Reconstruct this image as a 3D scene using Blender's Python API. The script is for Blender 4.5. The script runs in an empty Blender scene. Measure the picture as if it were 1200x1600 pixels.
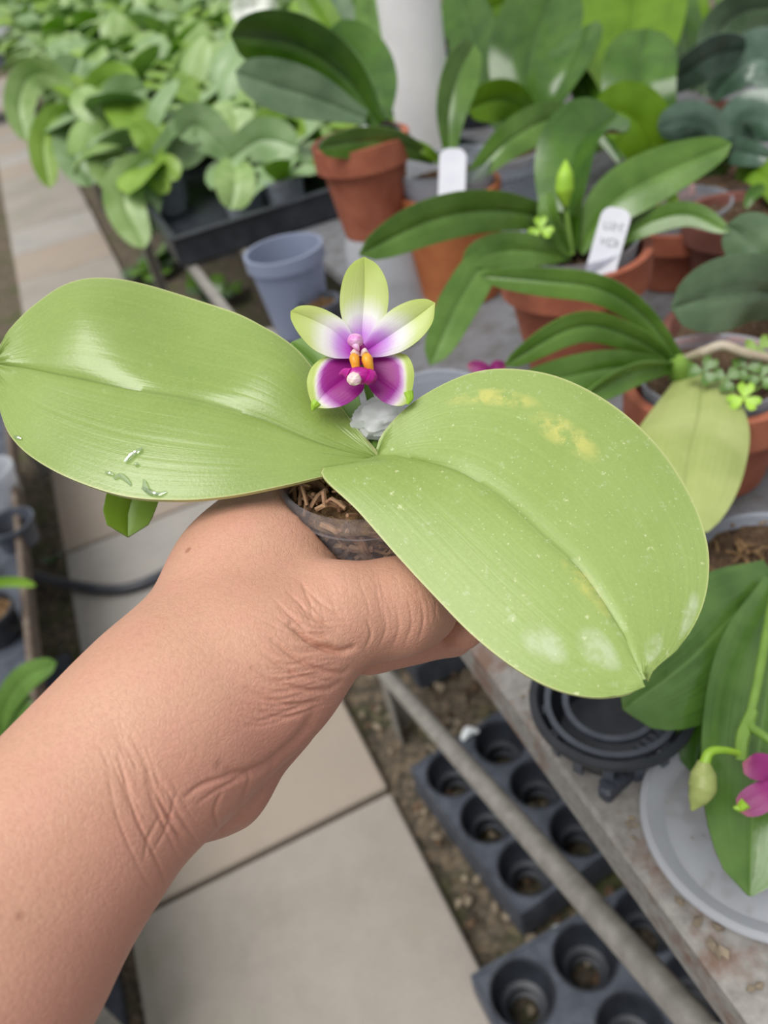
import bpy, math, random
import numpy as np
from mathutils import Vector
random.seed(7); rng = np.random.default_rng(7)
sc = bpy.context.scene; col = sc.collection
# ---------------------------------------------------------------- camera, world, sun
F = 1250.0; CAMZ = 1.25; W_, H_ = 1200, 1600
_n = np.array([350., 1550., F]); _n /= np.linalg.norm(_n)
_v = np.array([-660., -864., F])
AZ = -_n; AY = _v - _v.dot(AZ)*AZ; AY /= np.linalg.norm(AY); AX = np.cross(AY, AZ)
RM = np.array([AX, AY, AZ])                     # camera (right, down, forward) -> world
CAM = np.array([0., 0., CAMZ])
cam = bpy.data.objects.new('camera', bpy.data.cameras.new('camera')); col.objects.link(cam)
from mathutils import Matrix
cr, cd, cf = RM[:, 0], RM[:, 1], RM[:, 2]
M = Matrix(((cr[0], -cd[0], -cf[0], CAM[0]), (cr[1], -cd[1], -cf[1], CAM[1]), (cr[2], -cd[2], -cf[2], CAM[2]), (0, 0, 0, 1)))
cam.matrix_world = M
cam.data.sensor_fit = 'VERTICAL'; cam.data.sensor_height = 36.0; cam.data.lens = F/H_*36.0
cam.data.clip_start = 0.01; cam.data.clip_end = 100
cam.data.dof.use_dof = True; cam.data.dof.focus_distance = 0.268; cam.data.dof.aperture_fstop = 9.5
sc.camera = cam
wd = bpy.data.worlds.new('overcast_sky'); sc.world = wd; wd.use_nodes = True
bgn = wd.node_tree.nodes['Background']; bgn.inputs[1].default_value = 0.85
_wt = wd.node_tree; _tc = _wt.nodes.new('ShaderNodeTexCoord'); _sx = _wt.nodes.new('ShaderNodeSeparateXYZ'); _rp = _wt.nodes.new('ShaderNodeValToRGB')
_wt.links.new(_tc.outputs['Generated'], _sx.inputs[0]); _wt.links.new(_sx.outputs[2], _rp.inputs[0]); _wt.links.new(_rp.outputs[0], bgn.inputs[0])
# overcast sky: the zenith is about three times as bright as the horizon, the ground below it dull
for _e, (_p, _c) in zip([_rp.color_ramp.elements[0], _rp.color_ramp.elements[1], _rp.color_ramp.elements.new(.5)], [(0.0, (.46, .47, .47, 1)), (1.0, (.97, .99, 1.0, 1)), (.5, (.64, .66, .67, 1))]):
    _e.position = _p; _e.color = _c
sun = bpy.data.objects.new('hazy_sun', bpy.data.lights.new('hazy_sun', 'SUN')); col.objects.link(sun)
sun.data.energy = 3.0; sun.data.angle = math.radians(40); sun.data.color = (1.0, 0.98, 0.94)
sun.rotation_euler = Vector((0.45, 0.22, -1.0)).to_track_quat('-Z', 'Y').to_euler()
vs = sc.view_settings
vs.view_transform = 'Standard'; vs.look = 'None'; vs.gamma = 1; vs.use_curve_mapping = False; vs.exposure = 0.05

# ---------------------------------------------------------------- helpers
def P(px, py, d):
    return CAM + RM @ np.array([(px-600)/F*d, (py-800)/F*d, d])
def PZ(px, py, z):
    r = RM @ np.array([(px-600)/F, (py-800)/F, 1.0]); return CAM + r*((z-CAMZ)/r[2])
def S(r, g, b):
    def c(x):
        x /= 255.0
        return x/12.92 if x <= .04045 else ((x+.055)/1.055)**2.4
    return (c(r), c(g), c(b), 1)
def unit(v): return v/(np.linalg.norm(v, axis=-1, keepdims=True)+1e-12)
def spline(pts, n):
    p = np.array(pts, float)
    if len(p) == 2: p = np.array([p[0], (p[0]+p[1])/2, p[1]])
    e = np.vstack([2*p[0]-p[1], p, 2*p[-1]-p[-2]])
    out = []
    for i in range(len(p)-1):
        a, b, c, d = e[i], e[i+1], e[i+2], e[i+3]
        t = np.linspace(0, 1, 16, endpoint=False)[:, None]
        out.append(.5*((2*b)+(-a+c)*t+(2*a-5*b+4*c-d)*t**2+(-a+3*b-3*c+d)*t**3))
    q = np.vstack(out+[p[-1:]])
    s = np.r_[0, np.cumsum(np.linalg.norm(np.diff(q[:, :3], axis=0), axis=1))]
    u = np.linspace(0, s[-1], n)
    return np.stack([np.interp(u, s, q[:, k]) for k in range(q.shape[1])], 1)
def tag(o, label=None, cat=None, group=None, kind=None):
    if label: o['label'] = label
    if cat: o['category'] = cat
    if group: o['group'] = group
    if kind: o['kind'] = kind
    return o
def thing(name, label, cat, loc, group=None):
    o = bpy.data.objects.new(name, None); col.objects.link(o); o.location = Vector(loc); o.empty_display_size = .02
    return tag(o, label, cat, group)
def root_loc(o):
    l = np.zeros(3)
    while o is not None: l = l+np.array(o.location); o = o.parent
    return l
def obj(name, V, Fc, mat, parent=None, smooth=True, uv=None, loc=None):
    """one mesh object; V are world coordinates"""
    V = np.asarray(V, float)
    if parent is not None: V = V-root_loc(parent)
    elif loc is not None: V = V-np.asarray(loc)
    me = bpy.data.meshes.new(name); me.from_pydata(V.tolist(), [], [list(map(int, f)) for f in Fc])
    if smooth: me.polygons.foreach_set('use_smooth', [True]*len(me.polygons))
    if uv is not None:
        ul = me.uv_layers.new(name='UVMap')
        idx = np.zeros(len(me.loops), int); me.loops.foreach_get('vertex_index', idx)
        ul.data.foreach_set('uv', np.asarray(uv, float)[idx].ravel())
    me.materials.append(mat); me.update()
    if smooth and len(V) < 20000: me.set_sharp_from_angle(angle=math.radians(42))
    o = bpy.data.objects.new(name, me); col.objects.link(o)
    if parent is not None: o.parent = parent
    elif loc is not None: o.location = Vector(loc)
    return o
class MB:
    def __init__(s): s.v = []; s.f = []; s.n = 0
    def add(s, V, Fc):
        V = np.asarray(V, float); s.v.append(V); s.f += [[i+s.n for i in f] for f in Fc]; s.n += len(V); return s
    def V(s): return np.vstack(s.v)
    def build(s, name, mat, parent=None, smooth=True, loc=None): return obj(name, s.V(), s.f, mat, parent, smooth, None, loc)
def frame(axis):
    a = unit(np.asarray(axis, float)); h = np.array([0, 0, 1.]) if abs(a[2]) < .9 else np.array([1., 0, 0])
    x = unit(np.cross(h, a)); return x, np.cross(a, x), a
UP = np.array([0, 0, 1.])
def lathe(prof, c, axis=UP, n=48, wob=0):
    x, y, a = frame(axis); V = []; th = np.linspace(0, 2*np.pi, n, endpoint=False); m = len(prof)
    for r, z in prof:
        V.append(np.asarray(c)+np.outer(np.cos(th)*r, x)+np.outer(np.sin(th)*r, y)+a*z)
    V = np.vstack(V); Fc = []
    for i in range(m-1):
        for j in range(n):
            k = (j+1) % n; Fc.append((i*n+j, i*n+k, (i+1)*n+k, (i+1)*n+j))
    return V, Fc
def tube(pts, rad, n=10, k=None):
    p = spline(pts, k or max(6, 5*len(pts))); m = len(p)
    r = np.interp(np.linspace(0, 1, m), np.linspace(0, 1, len(np.atleast_1d(rad))), np.atleast_1d(rad)) if np.ndim(rad) else np.full(m, rad)
    T = unit(np.gradient(p, axis=0)); x, _, _ = frame(T[0]); V = []
    th = np.linspace(0, 2*np.pi, n, endpoint=False)
    for i in range(m):
        x = unit(x-T[i]*x.dot(T[i])); y = np.cross(T[i], x)
        V.append(p[i]+r[i]*(np.outer(np.cos(th), x)+np.outer(np.sin(th), y)))
    V = np.vstack(V+[p[:1], p[-1:]]); Fc = []
    for i in range(m-1):
        for j in range(n):
            q = (j+1) % n; Fc.append((i*n+j, i*n+q, (i+1)*n+q, (i+1)*n+j))
    for j in range(n):
        q = (j+1) % n; Fc.append((m*n, q, j)); Fc.append((m*n+1, (m-1)*n+j, (m-1)*n+q))
    return V, Fc
def box(c, size, ax=None, bev=0.0):
    """bevelled box; ax = three axes"""
    sx, sy, sz = np.array(size)/2; A = np.eye(3) if ax is None else np.asarray(ax)
    b = min(bev, sx*.9, sy*.9, sz*.9); V = []
    lv = [(-sz, b), (-sz+b, 0), (sz-b, 0), (sz, b)] if b > 0 else [(-sz, 0), (sz, 0)]
    ring = []
    for z, ins in lv:
        X, Y = sx-ins, sy-ins
        if b > 0:
            pts = [(-X, -Y+b), (-X+b, -Y), (X-b, -Y), (X, -Y+b), (X, Y-b), (X-b, Y), (-X+b, Y), (-X, Y-b)]
        else: pts = [(-X, -Y), (X, -Y), (X, Y), (-X, Y)]
        ring.append([(x, y, z) for x, y in pts])
    n = len(ring[0]); V = np.array([p for r in ring for p in r]); Fc = []
    for i in range(len(ring)-1):
        for j in range(n): Fc.append((i*n+j, i*n+(j+1) % n, (i+1)*n+(j+1) % n, (i+1)*n+j))
    Fc.append(tuple(range(n-1, -1, -1))); Fc.append(tuple((len(ring)-1)*n+j for j in range(n)))
    return np.asarray(c)+V@A, Fc
def rot_ax(a): c, s = math.cos(a), math.sin(a); return np.array([[c, s, 0], [-s, c, 0], [0, 0, 1.]])
def grid_faces(a, b, off=0, flip=False):
    Fc = []
    for i in range(a-1):
        for j in range(b-1):
            f = (off+i*b+j, off+i*b+j+1, off+(i+1)*b+j+1, off+(i+1)*b+j); Fc.append(f[::-1] if flip else f)
    return Fc
def sheet(G, thick, N=None):
    """G: (a,b,3) grid -> closed thin shell; returns V, F, uv"""
    a, b, _ = G.shape
    du = np.gradient(G, axis=0); dv = np.gradient(G, axis=1); nn = unit(np.cross(dv, du))
    V = np.vstack([G.reshape(-1, 3), (G-nn*thick).reshape(-1, 3)]); o = a*b
    Fc = grid_faces(a, b, 0, True)+grid_faces(a, b, o)
    per = [(0, j) for j in range(b)]+[(i, b-1) for i in range(1, a)]+[(a-1, j) for j in range(b-2, -1, -1)]+[(i, 0) for i in range(a-2, 0, -1)]
    per = [i*b+j for i, j in per]
    for k in range(len(per)):
        p, q = per[k], per[(k+1) % len(per)]; Fc.append((p, q, q+o, p+o))
    v, u = np.meshgrid(np.linspace(0, 1, a), np.linspace(0, 1, b), indexing='ij')
    uv = np.stack([u.ravel(), v.ravel()], 1)
    return V, Fc, np.vstack([uv, uv])
def prof_w(t, base, peak, tip=2.2):
    lo = base+(1-base)*np.sin(np.clip(t/peak, 0, 1)*np.pi/2)**1.2
    hi = np.sqrt(np.clip(1-((np.clip(t, peak, 1)-peak)/(1-peak))**tip, 0, 1))
    return np.where(t < peak, lo, np.maximum(hi, .03))
def leaf_grid(c, w, s_fn, fold, curl, base, peak, tip, nl, nw, wave):
    t = np.linspace(0, 1, nl); T = unit(np.gradient(c, axis=0)); s = s_fn(c, T); n = unit(np.cross(s, T))
    u = np.linspace(-1, 1, nw); ww = (w*prof_w(t, base, peak, tip)/2)[:, None]
    off = fold*np.abs(u)[None]**1.3*ww-curl*(u**2)[None]*ww-.10*np.exp(-(u/.10)**2)[None]*np.minimum(ww, w*.3)
    if wave: off = off+wave*w*np.sin(t*9+1)[:, None]*u[None]**2*np.sign(u)[None]
    return c[:, None]+s[:, None]*(u[None]*ww)[..., None]+n[:, None]*off[..., None]
def leaf(mid, w, mat, parent, roll=0, fold=.25, curl=.1, base=.35, peak=.6, tip=2.2, name='leaf', nl=22, nw=11, thick=.0014, wave=.0, label=None):
    """mid = control points (px, py, depth); w = seen width in photo pixels at the middle depth"""
    m = np.array(mid, float); c = spline([P(*q) for q in m], nl); dm = m[:, 2].mean()
    wm = w*dm/F/max(.35, math.cos(math.radians(roll))); r = math.radians(roll)
    def s_fn(c, T):
        V = unit(CAM-c); s = unit(np.cross(T, V)); n = unit(np.cross(s, T)); return s*math.cos(r)+n*math.sin(r)
    G = leaf_grid(c, wm, s_fn, fold, curl, base, peak, tip, nl, nw, wave)
    V, Fc, uv = sheet(G, thick); o = obj(name, V, Fc, mat, parent, True, uv)
    if label: o['label'] = label
    return o
# ---------------------------------------------------------------- materials
class NT:
    def __init__(s, name):
        s.m = bpy.data.materials.new(name); s.m.use_nodes = True; s.t = s.m.node_tree; s.t.nodes.clear()
        s.out = s.t.nodes.new('ShaderNodeOutputMaterial')
    def n(s, typ, ins=None, **kw):
        nd = s.t.nodes.new('ShaderNode'+typ)
        for k, v in kw.items(): setattr(nd, k, v)
        for k, v in (ins or {}).items():
            sk = nd.inputs[k]
            if isinstance(v, bpy.types.NodeSocket): s.t.links.new(v, sk)
            else: sk.default_value = v
        return nd
    def mix(s, f, a, b, mode='MIX'):
        nd = s.n('Mix', data_type='RGBA', blend_type=mode)
        for i, v in ((0, f), (6, a), (7, b)):
            if isinstance(v, bpy.types.NodeSocket): s.t.links.new(v, nd.inputs[i])
            else: nd.inputs[i].default_value = v
        return nd.outputs[2]
    def ramp(s, f, stops, interp='LINEAR'):
        nd = s.n('ValToRGB', {0: f}); cr_ = nd.color_ramp; cr_.interpolation = interp
        while len(cr_.elements) < len(stops): cr_.elements.new(.5)
        for e, (p, c) in zip(cr_.elements, stops):
            e.position = p; e.color = c if isinstance(c, tuple) else (c, c, c, 1)
        return nd.outputs[0]
    def noise(s, vec, scale, detail=4, rough=.55): return s.n('TexNoise', {'Vector': vec, 'Scale': scale, 'Detail': detail, 'Roughness': rough}).outputs[0]
    def math(s, op, a, b=0.0): return s.n('Math', {0: a, 1: b}, operation=op).outputs[0]
    def obj(s): return s.n('TexCoord').outputs['Object']
    def uv(s): return s.n('TexCoord').outputs['UV']
    def mapv(s, vec, sc_): return s.n('Mapping', {'Vector': vec, 'Scale': sc_}).outputs[0]
    def bump(s, h, st, dist=.001): return s.n('Bump', {'Height': h, 'Strength': st, 'Distance': dist}).outputs[0]
    def pr(s, color, rough=.5, **kw):
        ins = {'Base Color': color, 'Roughness': rough}; ins.update(kw); return s.n('BsdfPrincipled', ins).outputs[0]
    def done(s, sh): s.t.links.new(sh, s.out.inputs[0]); return s.m
    def mixs(s, f, a, b): return s.n('MixShader', {0: f, 1: a, 2: b}).outputs[0]
def mul(c, k): return (c[0]*k, c[1]*k, c[2]*k, 1)
def leaf_mat(name, c1, c2, rough=.38, tr=.22, vein=.12, rib=None, spots=None, bump=.25):
    t = NT(name); uv = t.uv(); ob = t.obj()
    c = t.mix(t.ramp(t.noise(ob, 22, 3), [(.35, 0.), (.65, 1.)]), c1, c2)
    st = t.noise(t.mapv(uv, (60, 2.2, 1)), 1.0, 2)
    c = t.mix(t.math('MULTIPLY', t.ramp(st, [(.45, 0.), (.62, 1.)]), vein), c, mul(c2, 1.5))
    sx = t.n('SeparateXYZ', {0: uv}).outputs[0]
    rb = t.ramp(t.math('ABSOLUTE', t.math('SUBTRACT', sx, .5)), [(.0, 1.), (.022, 0.)])
    c = t.mix(t.math('MULTIPLY', rb, .45), c, rib or mul(c1, .7))
    if spots:
        sp = t.ramp(t.noise(ob, 420, 2, .6), [(.66, 0.), (.74, 1.)]); c = t.mix(t.math('MULTIPLY', sp, spots), c, S(225, 235, 200))
    h = t.math('ADD', t.math('MULTIPLY', st, .6), t.noise(ob, 160, 3))
    nm = t.bump(h, bump, .0006)
    rg = t.ramp(t.noise(ob, 35, 3), [(.3, rough*.8), (.7, rough*1.25)])
    a = t.pr(c, rg, Normal=nm, **{'Coat Weight': .15, 'Coat Roughness': rough*.7}); b = t.n('BsdfTranslucent', {0: t.mix(1.0, c, (1.0, 1.15, .55, 1), 'MULTIPLY'), 'Normal': nm}).outputs[0]
    return t.done(t.mixs(tr, a, b))
def solid(name, c1, c2=None, rough=.6, sc_=60, bump=.2, bscale=300, metal=0.0):
    t = NT(name); ob = t.obj(); c2 = c2 or mul(c1, .75)
    c = t.mix(t.ramp(t.noise(ob, sc_, 5), [(.35, 0.), (.65, 1.)]), c1, c2)
    return t.done(t.pr(c, rough, Metallic=metal, Normal=t.bump(t.noise(ob, bscale, 4), bump, .001)))
def clear_mat(name, colr, alpha=.35, rough=.12, dirt=None):
    t = NT(name); ob = t.obj()
    n_ = t.ramp(t.noise(ob, 45, 5), [(.4, 0.), (.7, 1.)])
    c = t.mix(t.math('MULTIPLY', n_, .5), colr, dirt or mul(colr, .8))
    fr = t.n('LayerWeight', {0: .35}).outputs[1]
    a = t.math('MINIMUM', t.math('ADD', t.math('ADD', t.math('MULTIPLY', fr, .35), alpha), t.math('MULTIPLY', n_, .12)), 1.0)
    p = t.pr(c, rough); tl = t.n('BsdfTranslucent', {0: c}).outputs[0]
    return t.done(t.mixs(a, t.n('BsdfTransparent', {0: (.97, .98, 1, 1)}).outputs[0], t.mixs(.35, p, tl)))
M_ = {}
M_['seed'] = [leaf_mat('seedling_leaf_green', S(138, 172, 92), S(172, 198, 132), .36, .28),
              leaf_mat('seedling_leaf_bright', S(138, 176, 62), S(162, 194, 88), .38, .35),
              leaf_mat('seedling_leaf_grey', S(130, 164, 104), S(164, 190, 142), .34, .25)]
M_['dark'] = leaf_mat('dark_orchid_leaf', S(50, 88, 16), S(74, 112, 30), .22, .10)
M_['mid'] = leaf_mat('mid_orchid_leaf', S(76, 112, 36), S(102, 138, 58), .25, .12, rib=S(128, 158, 100))
M_['grey'] = leaf_mat('grey_green_leaf', S(80, 106, 74), S(108, 132, 98), .25, .08)
M_['blue'] = leaf_mat('glossy_blue_green_leaf', S(58, 84, 66), S(92, 116, 100), .16, .05)
M_['bright'] = leaf_mat('bright_backlit_leaf', S(110, 152, 22), S(132, 172, 40), .4, .45)
M_['yell'] = leaf_mat('yellow_green_leaf', S(166, 180, 104), S(186, 196, 126), .45, .2, rib=S(120, 140, 70))
M_['terra'] = solid('terracotta', S(176, 104, 78), S(150, 82, 60), .75, 30, .35, 250)
M_['orange'] = solid('orange_terracotta', S(184, 112, 66), S(164, 92, 52), .7, 25, .3, 250)
M_['brown'] = solid('weathered_brown_terracotta', S(132, 84, 74), S(110, 66, 56), .75, 30, .3, 250)
M_['black'] = solid('black_plastic', S(38, 41, 48), S(52, 56, 64), .42, 40, .15, 200)
M_['slate'] = solid('dusty_black_plastic', S(64, 69, 80), S(86, 91, 102), .5, 40, .15, 200)
M_['clear'] = clear_mat('clear_plastic', S(205, 212, 225), .30, .12)
M_['milky'] = clear_mat('milky_plastic', S(222, 225, 232), .55, .25)
M_['bluepot'] = clear_mat('bluish_plastic', S(170, 180, 205), .72, .25)
M_['label'] = solid('white_label_plastic', S(214, 214, 224), S(204, 206, 216), .5, 30, .05)
M_['ink'] = solid('faded_ink', S(160, 162, 170), S(172, 174, 182), .6)
M_['pole'] = solid('white_painted_pole', S(246, 245, 246), S(238, 237, 238), .35, 20, .05)
M_['alu'] = solid('dull_aluminium', S(168, 164, 158), S(142, 138, 132), .5, 60, .3, 200, .25)
M_['root'] = solid('grey_aerial_root', S(190, 178, 160), S(160, 146, 124), .8, 90, .5)
M_['stem'] = solid('green_stem', S(126, 160, 70), S(110, 146, 58), .45, 60, .1)
M_['lime'] = solid('lime_green_bud', S(160, 200, 60), S(140, 184, 50), .45, 60, .1)
M_['foam'] = solid('white_foam', S(236, 240, 242), S(220, 226, 230), .7, 60, .3, 200)
M_['wad_f'] = solid('white_petal', S(244, 244, 240), S(238, 240, 236), .5)
M_['hose'] = solid('black_rubber_hose', S(56, 58, 66), S(70, 72, 80), .4)
def moss_mat(name, a, b, c_):
    t = NT(name); ob = t.obj(); n1 = t.noise(ob, 120, 6, .7); n2 = t.noise(ob, 420, 4, .7)
    c = t.ramp(n1, [(.3, a), (.5, b), (.7, c_)])
    c = t.mix(t.ramp(n2, [(.4, .0), (.7, .8)]), c, mul(a, .5))
    return t.done(t.pr(c, .9, Normal=t.bump(t.math('ADD', n1, n2), 1.0, .004)))
M_['moss'] = moss_mat('dried_sphagnum', S(120, 92, 56), S(158, 122, 82), S(190, 158, 116))
M_['bark'] = moss_mat('bark_chips', S(84, 62, 44), S(120, 94, 70), S(150, 124, 98))
def soil_mat():
    t = NT('mossy_grit_soil'); ob = t.obj()
    n1 = t.noise(ob, 9, 5); n2 = t.noise(ob, 70, 6, .7); v = t.n('TexVoronoi', {'Vector': ob, 'Scale': 85.0}).outputs[1]
    c = t.ramp(n2, [(.3, S(44, 40, 34)), (.5, S(86, 78, 66)), (.68, S(128, 116, 100))])
    vb = t.n('RGBToBW', {0: v}).outputs[0]
    c = t.mix(t.ramp(vb, [(.45, 0.), (.8, .7)]), c, S(140, 122, 100))
    c = t.mix(t.ramp(n1, [(.5, 0.), (.66, .75)]), c, S(78, 88, 44))
    return t.done(t.pr(c, .9, Normal=t.bump(n2, .9, .01)))
M_['soil'] = soil_mat()
def slab_mat(name, a, b, edge):
    t = NT(name); ob = t.obj(); n1 = t.noise(ob, 3.2, 6, .6); n2 = t.noise(ob, 34, 5, .6); n3 = t.noise(ob, 260, 3)
    c = t.mix(t.ramp(n1, [(.35, 0.), (.65, 1.)]), a, b)
    c = t.mix(t.math('MULTIPLY', t.ramp(n2, [(.4, 0.), (.72, 1.)]), .35), c, mul(b, 1.12))
    c = t.mix(t.math('MULTIPLY', t.ramp(n3, [(.55, 0.), (.75, 1.)]), .3), c, mul(a, .7))
    c = t.mix(t.math('MULTIPLY', t.ramp(t.noise(ob, 5.0, 4), [(.56, 0.), (.75, 1.)]), .5), c, edge)
    return t.done(t.pr(c, .85, Normal=t.bump(n3, .35, .002)))
M_['slabs'] = [slab_mat('grey_stone_slab', S(150, 143, 134), S(164, 156, 148), S(138, 138, 112)),
               slab_mat('buff_stone_slab', S(168, 154, 140), S(158, 147, 136), S(176, 148, 128)),
               slab_mat('pale_stone_slab', S(158, 154, 150), S(170, 164, 158), S(150, 146, 128))]
def rusty():
    t = NT('rust_stained_grey_board'); ob = t.obj(); n1 = t.noise(ob, 16, 5, .65); n2 = t.noise(ob, 140, 4)
    c = t.mix(t.ramp(n2, [(.35, 0.), (.7, 1.)]), S(156, 152, 148), S(128, 124, 120))
    c = t.mix(t.ramp(n1, [(.5, 0.), (.62, .85)]), c, S(118, 88, 72))
    return t.done(t.pr(c, .75, Normal=t.bump(n2, .4, .002)))
M_['rust'] = rusty(); M_['brownrail'] = solid('weathered_brown_rail', S(120, 108, 98), S(90, 74, 62), .8, 40, .4)
def gritty():
    t = NT('gritty_grey_sheet'); ob = t.obj(); n1 = t.noise(ob, 30, 5, .65); n2 = t.noise(ob, 260, 4)
    c = t.mix(t.ramp(n1, [(.4, 0.), (.66, 1.)]), S(124, 126, 132), S(96, 93, 92))
    c = t.mix(t.ramp(n2, [(.6, 0.), (.75, .8)]), c, S(84, 72, 62))
    return t.done(t.pr(c, t.ramp(n1, [(.35, .25), (.6, .8)]), Normal=t.bump(n2, .5, .003)))
M_['grit'] = gritty()

# ---------------------------------------------------------------- the setting
BZ = .76                                          # bench height
fl_n = 90
gx, gy = np.linspace(-6, 6, fl_n), np.linspace(-3, 16, fl_n)
GX, GY = np.meshgrid(gx, gy, indexing='ij')
GZ = -.012+.006*np.sin(GX*31+GY*17)+.006*np.sin(GX*53-GY*41)+rng.normal(0, .002, GX.shape)
floor = obj('floor', np.stack([GX, GY, GZ], -1).reshape(-1, 3), grid_faces(fl_n, fl_n), M_['soil']); tag(floor, kind='structure')
PL, PR = -.345, .125
ypos = [.27, .80, 1.27, 1.86, 2.33, 2.80, 3.27, 3.72, 4.19, 4.66, 5.13, 5.6]+[5.6+.47*k for k in range(1, 16)]
ypos = [-.20]+ypos
for i in range(len(ypos)-1):
    y0, y1 = ypos[i]+.006, ypos[i+1]-.006
    V, Fc = box(((PL+PR)/2, (y0+y1)/2, -.008), (PR-PL, y1-y0, .05), rot_ax(random.uniform(-.006, .006)), .004)
    o = obj('paving_slab', V, Fc, M_['slabs'][[0, 0, 1, 2, 1, 0, 1, 2, 0, 1, 2, 0][i % 12]], floor, False)
# scattered grit on the strip of soil beside the path
def chips(name, n, fn, size, mat, parent=None, loc=None):
    mb = MB()
    for i in range(n):
        p = fn(); s = size*random.uniform(.5, 1.4)
        A = np.array([unit(rng.normal(size=3)) for _ in range(3)])
        V = np.array([[1, 0, 0], [-1, 0, 0], [0, 1, 0], [0, -1, 0], [0, 0, .6], [0, 0, -.6]])*s
        q = np.linalg.qr(A)[0]; V = V@q*np.array([1, 1, .6])+p
        mb.add(V, [(0, 2, 4), (2, 1, 4), (1, 3, 4), (3, 0, 4), (2, 0, 5), (1, 2, 5), (3, 1, 5), (0, 3, 5)])
    o = mb.build(name, mat, parent, False, loc); o['kind'] = 'stuff'; return o
M_['chip1'] = solid('pale_grit', S(150, 136, 116), S(120, 108, 92), .9, 40, .3)
M_['chip2'] = solid('dead_leaf_litter', S(104, 80, 60), S(76, 60, 46), .9, 40, .3)
o = chips('gravel', 1100, lambda: np.array([random.uniform(.14, .7), random.uniform(.1, 2.6), .002]), .009, M_['chip1'])
tag(o, 'pale gravel strewn over the soil between paving and bench', 'gravel')
o = chips('leaf_litter', 900, lambda: np.array([random.uniform(.145, .8), random.uniform(.1, 2.6), .004]), .009, M_['chip2'])
tag(o, 'brown leaf litter on the soil strip below the bench', 'leaf litter')

# greenhouse roof frame overhead (out of view, seen only in reflections)
mb = MB()
for k in range(14): mb.add(*box((0, -3+k*1.3, 2.75), (7.6, .05, .07)))
for k in range(6): mb.add(*box((-3.75+k*1.5, 5.4, 2.80), (.05, 17.2, .05)))
tag(mb.build('ceiling', M_['alu'], None, False), kind='structure')
# ---------------------------------------------------------------- right-hand bench
BX = .158
bench = thing('greenhouse_bench', 'long grey metal greenhouse bench with rust stained front board beside the path', 'bench', (BX, .6, 0))
V, Fc = box((BX+.026, .35, BZ-.02), (.05, 1.5, .04), None, .003)
obj('front_board', V, Fc, M_['rust'], bench, False)
V, Fc = box((BX+.05+.75, .25, BZ-.012), (1.5, 1.3, .02), None, .002); obj('top_sheet', V, Fc, M_['grit'], bench, False)
V, Fc = box((BX+.20+.69, 1.20, BZ-.012), (1.38, .6, .02), None, .002); obj('top_sheet', V, Fc, M_['grit'], bench, False)
V, Fc = box((BX+.01, 8.2, BZ-.012), (.016, 14.2, .02), None, .002); obj('front_rail', V, Fc, M_['alu'], bench, False)
V, Fc = box((BX+.11, 1.25, BZ-.012), (.016, .7, .02), None, .002); obj('front_rail', V, Fc, M_['alu'], bench, False)
V, Fc = box((BX+.8, 8.4, BZ-.012), (1.58, 13.8, .02), None, .002); obj('rear_sheet', V, Fc, M_['grit'], bench, False)
def angle_leg(x, y, z1):
    mb = MB(); mb.add(*box((x, y, z1/2), (.004, .035, z1))); mb.add(*box((x+.018, y+.017, z1/2), (.035, .004, z1))); return mb
LEGX, LEGY = .188, .90
for (x, y) in ((LEGX, LEGY), (LEGX, 2.9), (BX+1.4, LEGY), (BX+1.4, 2.9), (LEGX, 5.0)):
    angle_leg(x, y, BZ-.04).build('leg', M_['alu'], bench, False)
V, Fc = tube([(.186, .93, .19), (.186, .54, .385), (.186, .14, .585)], .0125, 12); obj('diagonal_brace', V, Fc, M_['alu'], bench)

# black cell trays on the ground below the bench
def cell_tray(c, rot, nx, ny, pitch, label, r=.0415):
    A = rot_ax(rot); root = thing('cell_tray', label, 'tray', (c[0], c[1], 0), 'black cell trays on the ground')
    z = .075; mb = MB(); n = 24
    cups = []
    for i in range(nx):
        for j in range(ny):
            o = np.array([(i-(nx-1)/2)*pitch, (j-(ny-1)/2)*pitch, 0]); th = np.linspace(0, 2*np.pi, n, endpoint=False)+np.pi/4
            q = np.stack([np.cos(th), np.sin(th)], 1); sq = q/np.max(np.abs(q), axis=1)[:, None]*pitch/2
            top = np.c_[sq, np.full(n, z)]; ring = np.c_[q*r, np.full(n, z)]
            low = np.c_[sq, np.full(n, z-.003)]; lowr = np.c_[q*r, np.full(n, z-.003)]
            Vv = (np.vstack([top, ring, low, lowr])+o)@A+np.array([c[0], c[1], 0]); Fc = []
            for k in range(n):
                m = (k+1) % n; Fc += [(k, m, n+m, n+k), (2*n+m, 2*n+k, 3*n+k, 3*n+m), (n+k, n+m, 3*n+m, 3*n+k), (m, k, 2*n+k, 2*n+m)]
            mb.add(Vv, Fc); cups.append(o@A+np.array([c[0], c[1], 0]))
    w, l = nx*pitch, ny*pitch
    for sx, sy, ww, ll in ((-1, 0, .004, l), (1, 0, .004, l), (0, -1, w, .004), (0, 1, w, .004)):
        V, Fc = box((0, 0, 0), (ww, ll, .075), None); mb.add((V+np.array([sx*w/2, sy*l/2, z-.0375+.003]))@A+np.array([c[0], c[1], 0]), Fc)
    mb.build('tray_top', M_['slate'], root, False)
    me = None
    for p in cups:
        if me is None:
            V, Fc = lathe([(r, z+.002), (r-.004, z-.03), (r-.010, .034), (r-.018, .032), (r-.018, .028), (r-.010, .028), (r-.012, .012), (r-.022, .010), (r-.022, .007), (r-.005, .008), (r-.001, z-.03), (r+.003, z+.002), (r, z+.002)], p, n=24)
            o = obj('cup', V, Fc, M_['black'], root); me = o.data; p0 = p
        else:
            o = bpy.data.objects.new('cup', me); col.objects.link(o); o.parent = root; o.location = Vector(p-p0)
    return root
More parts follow.
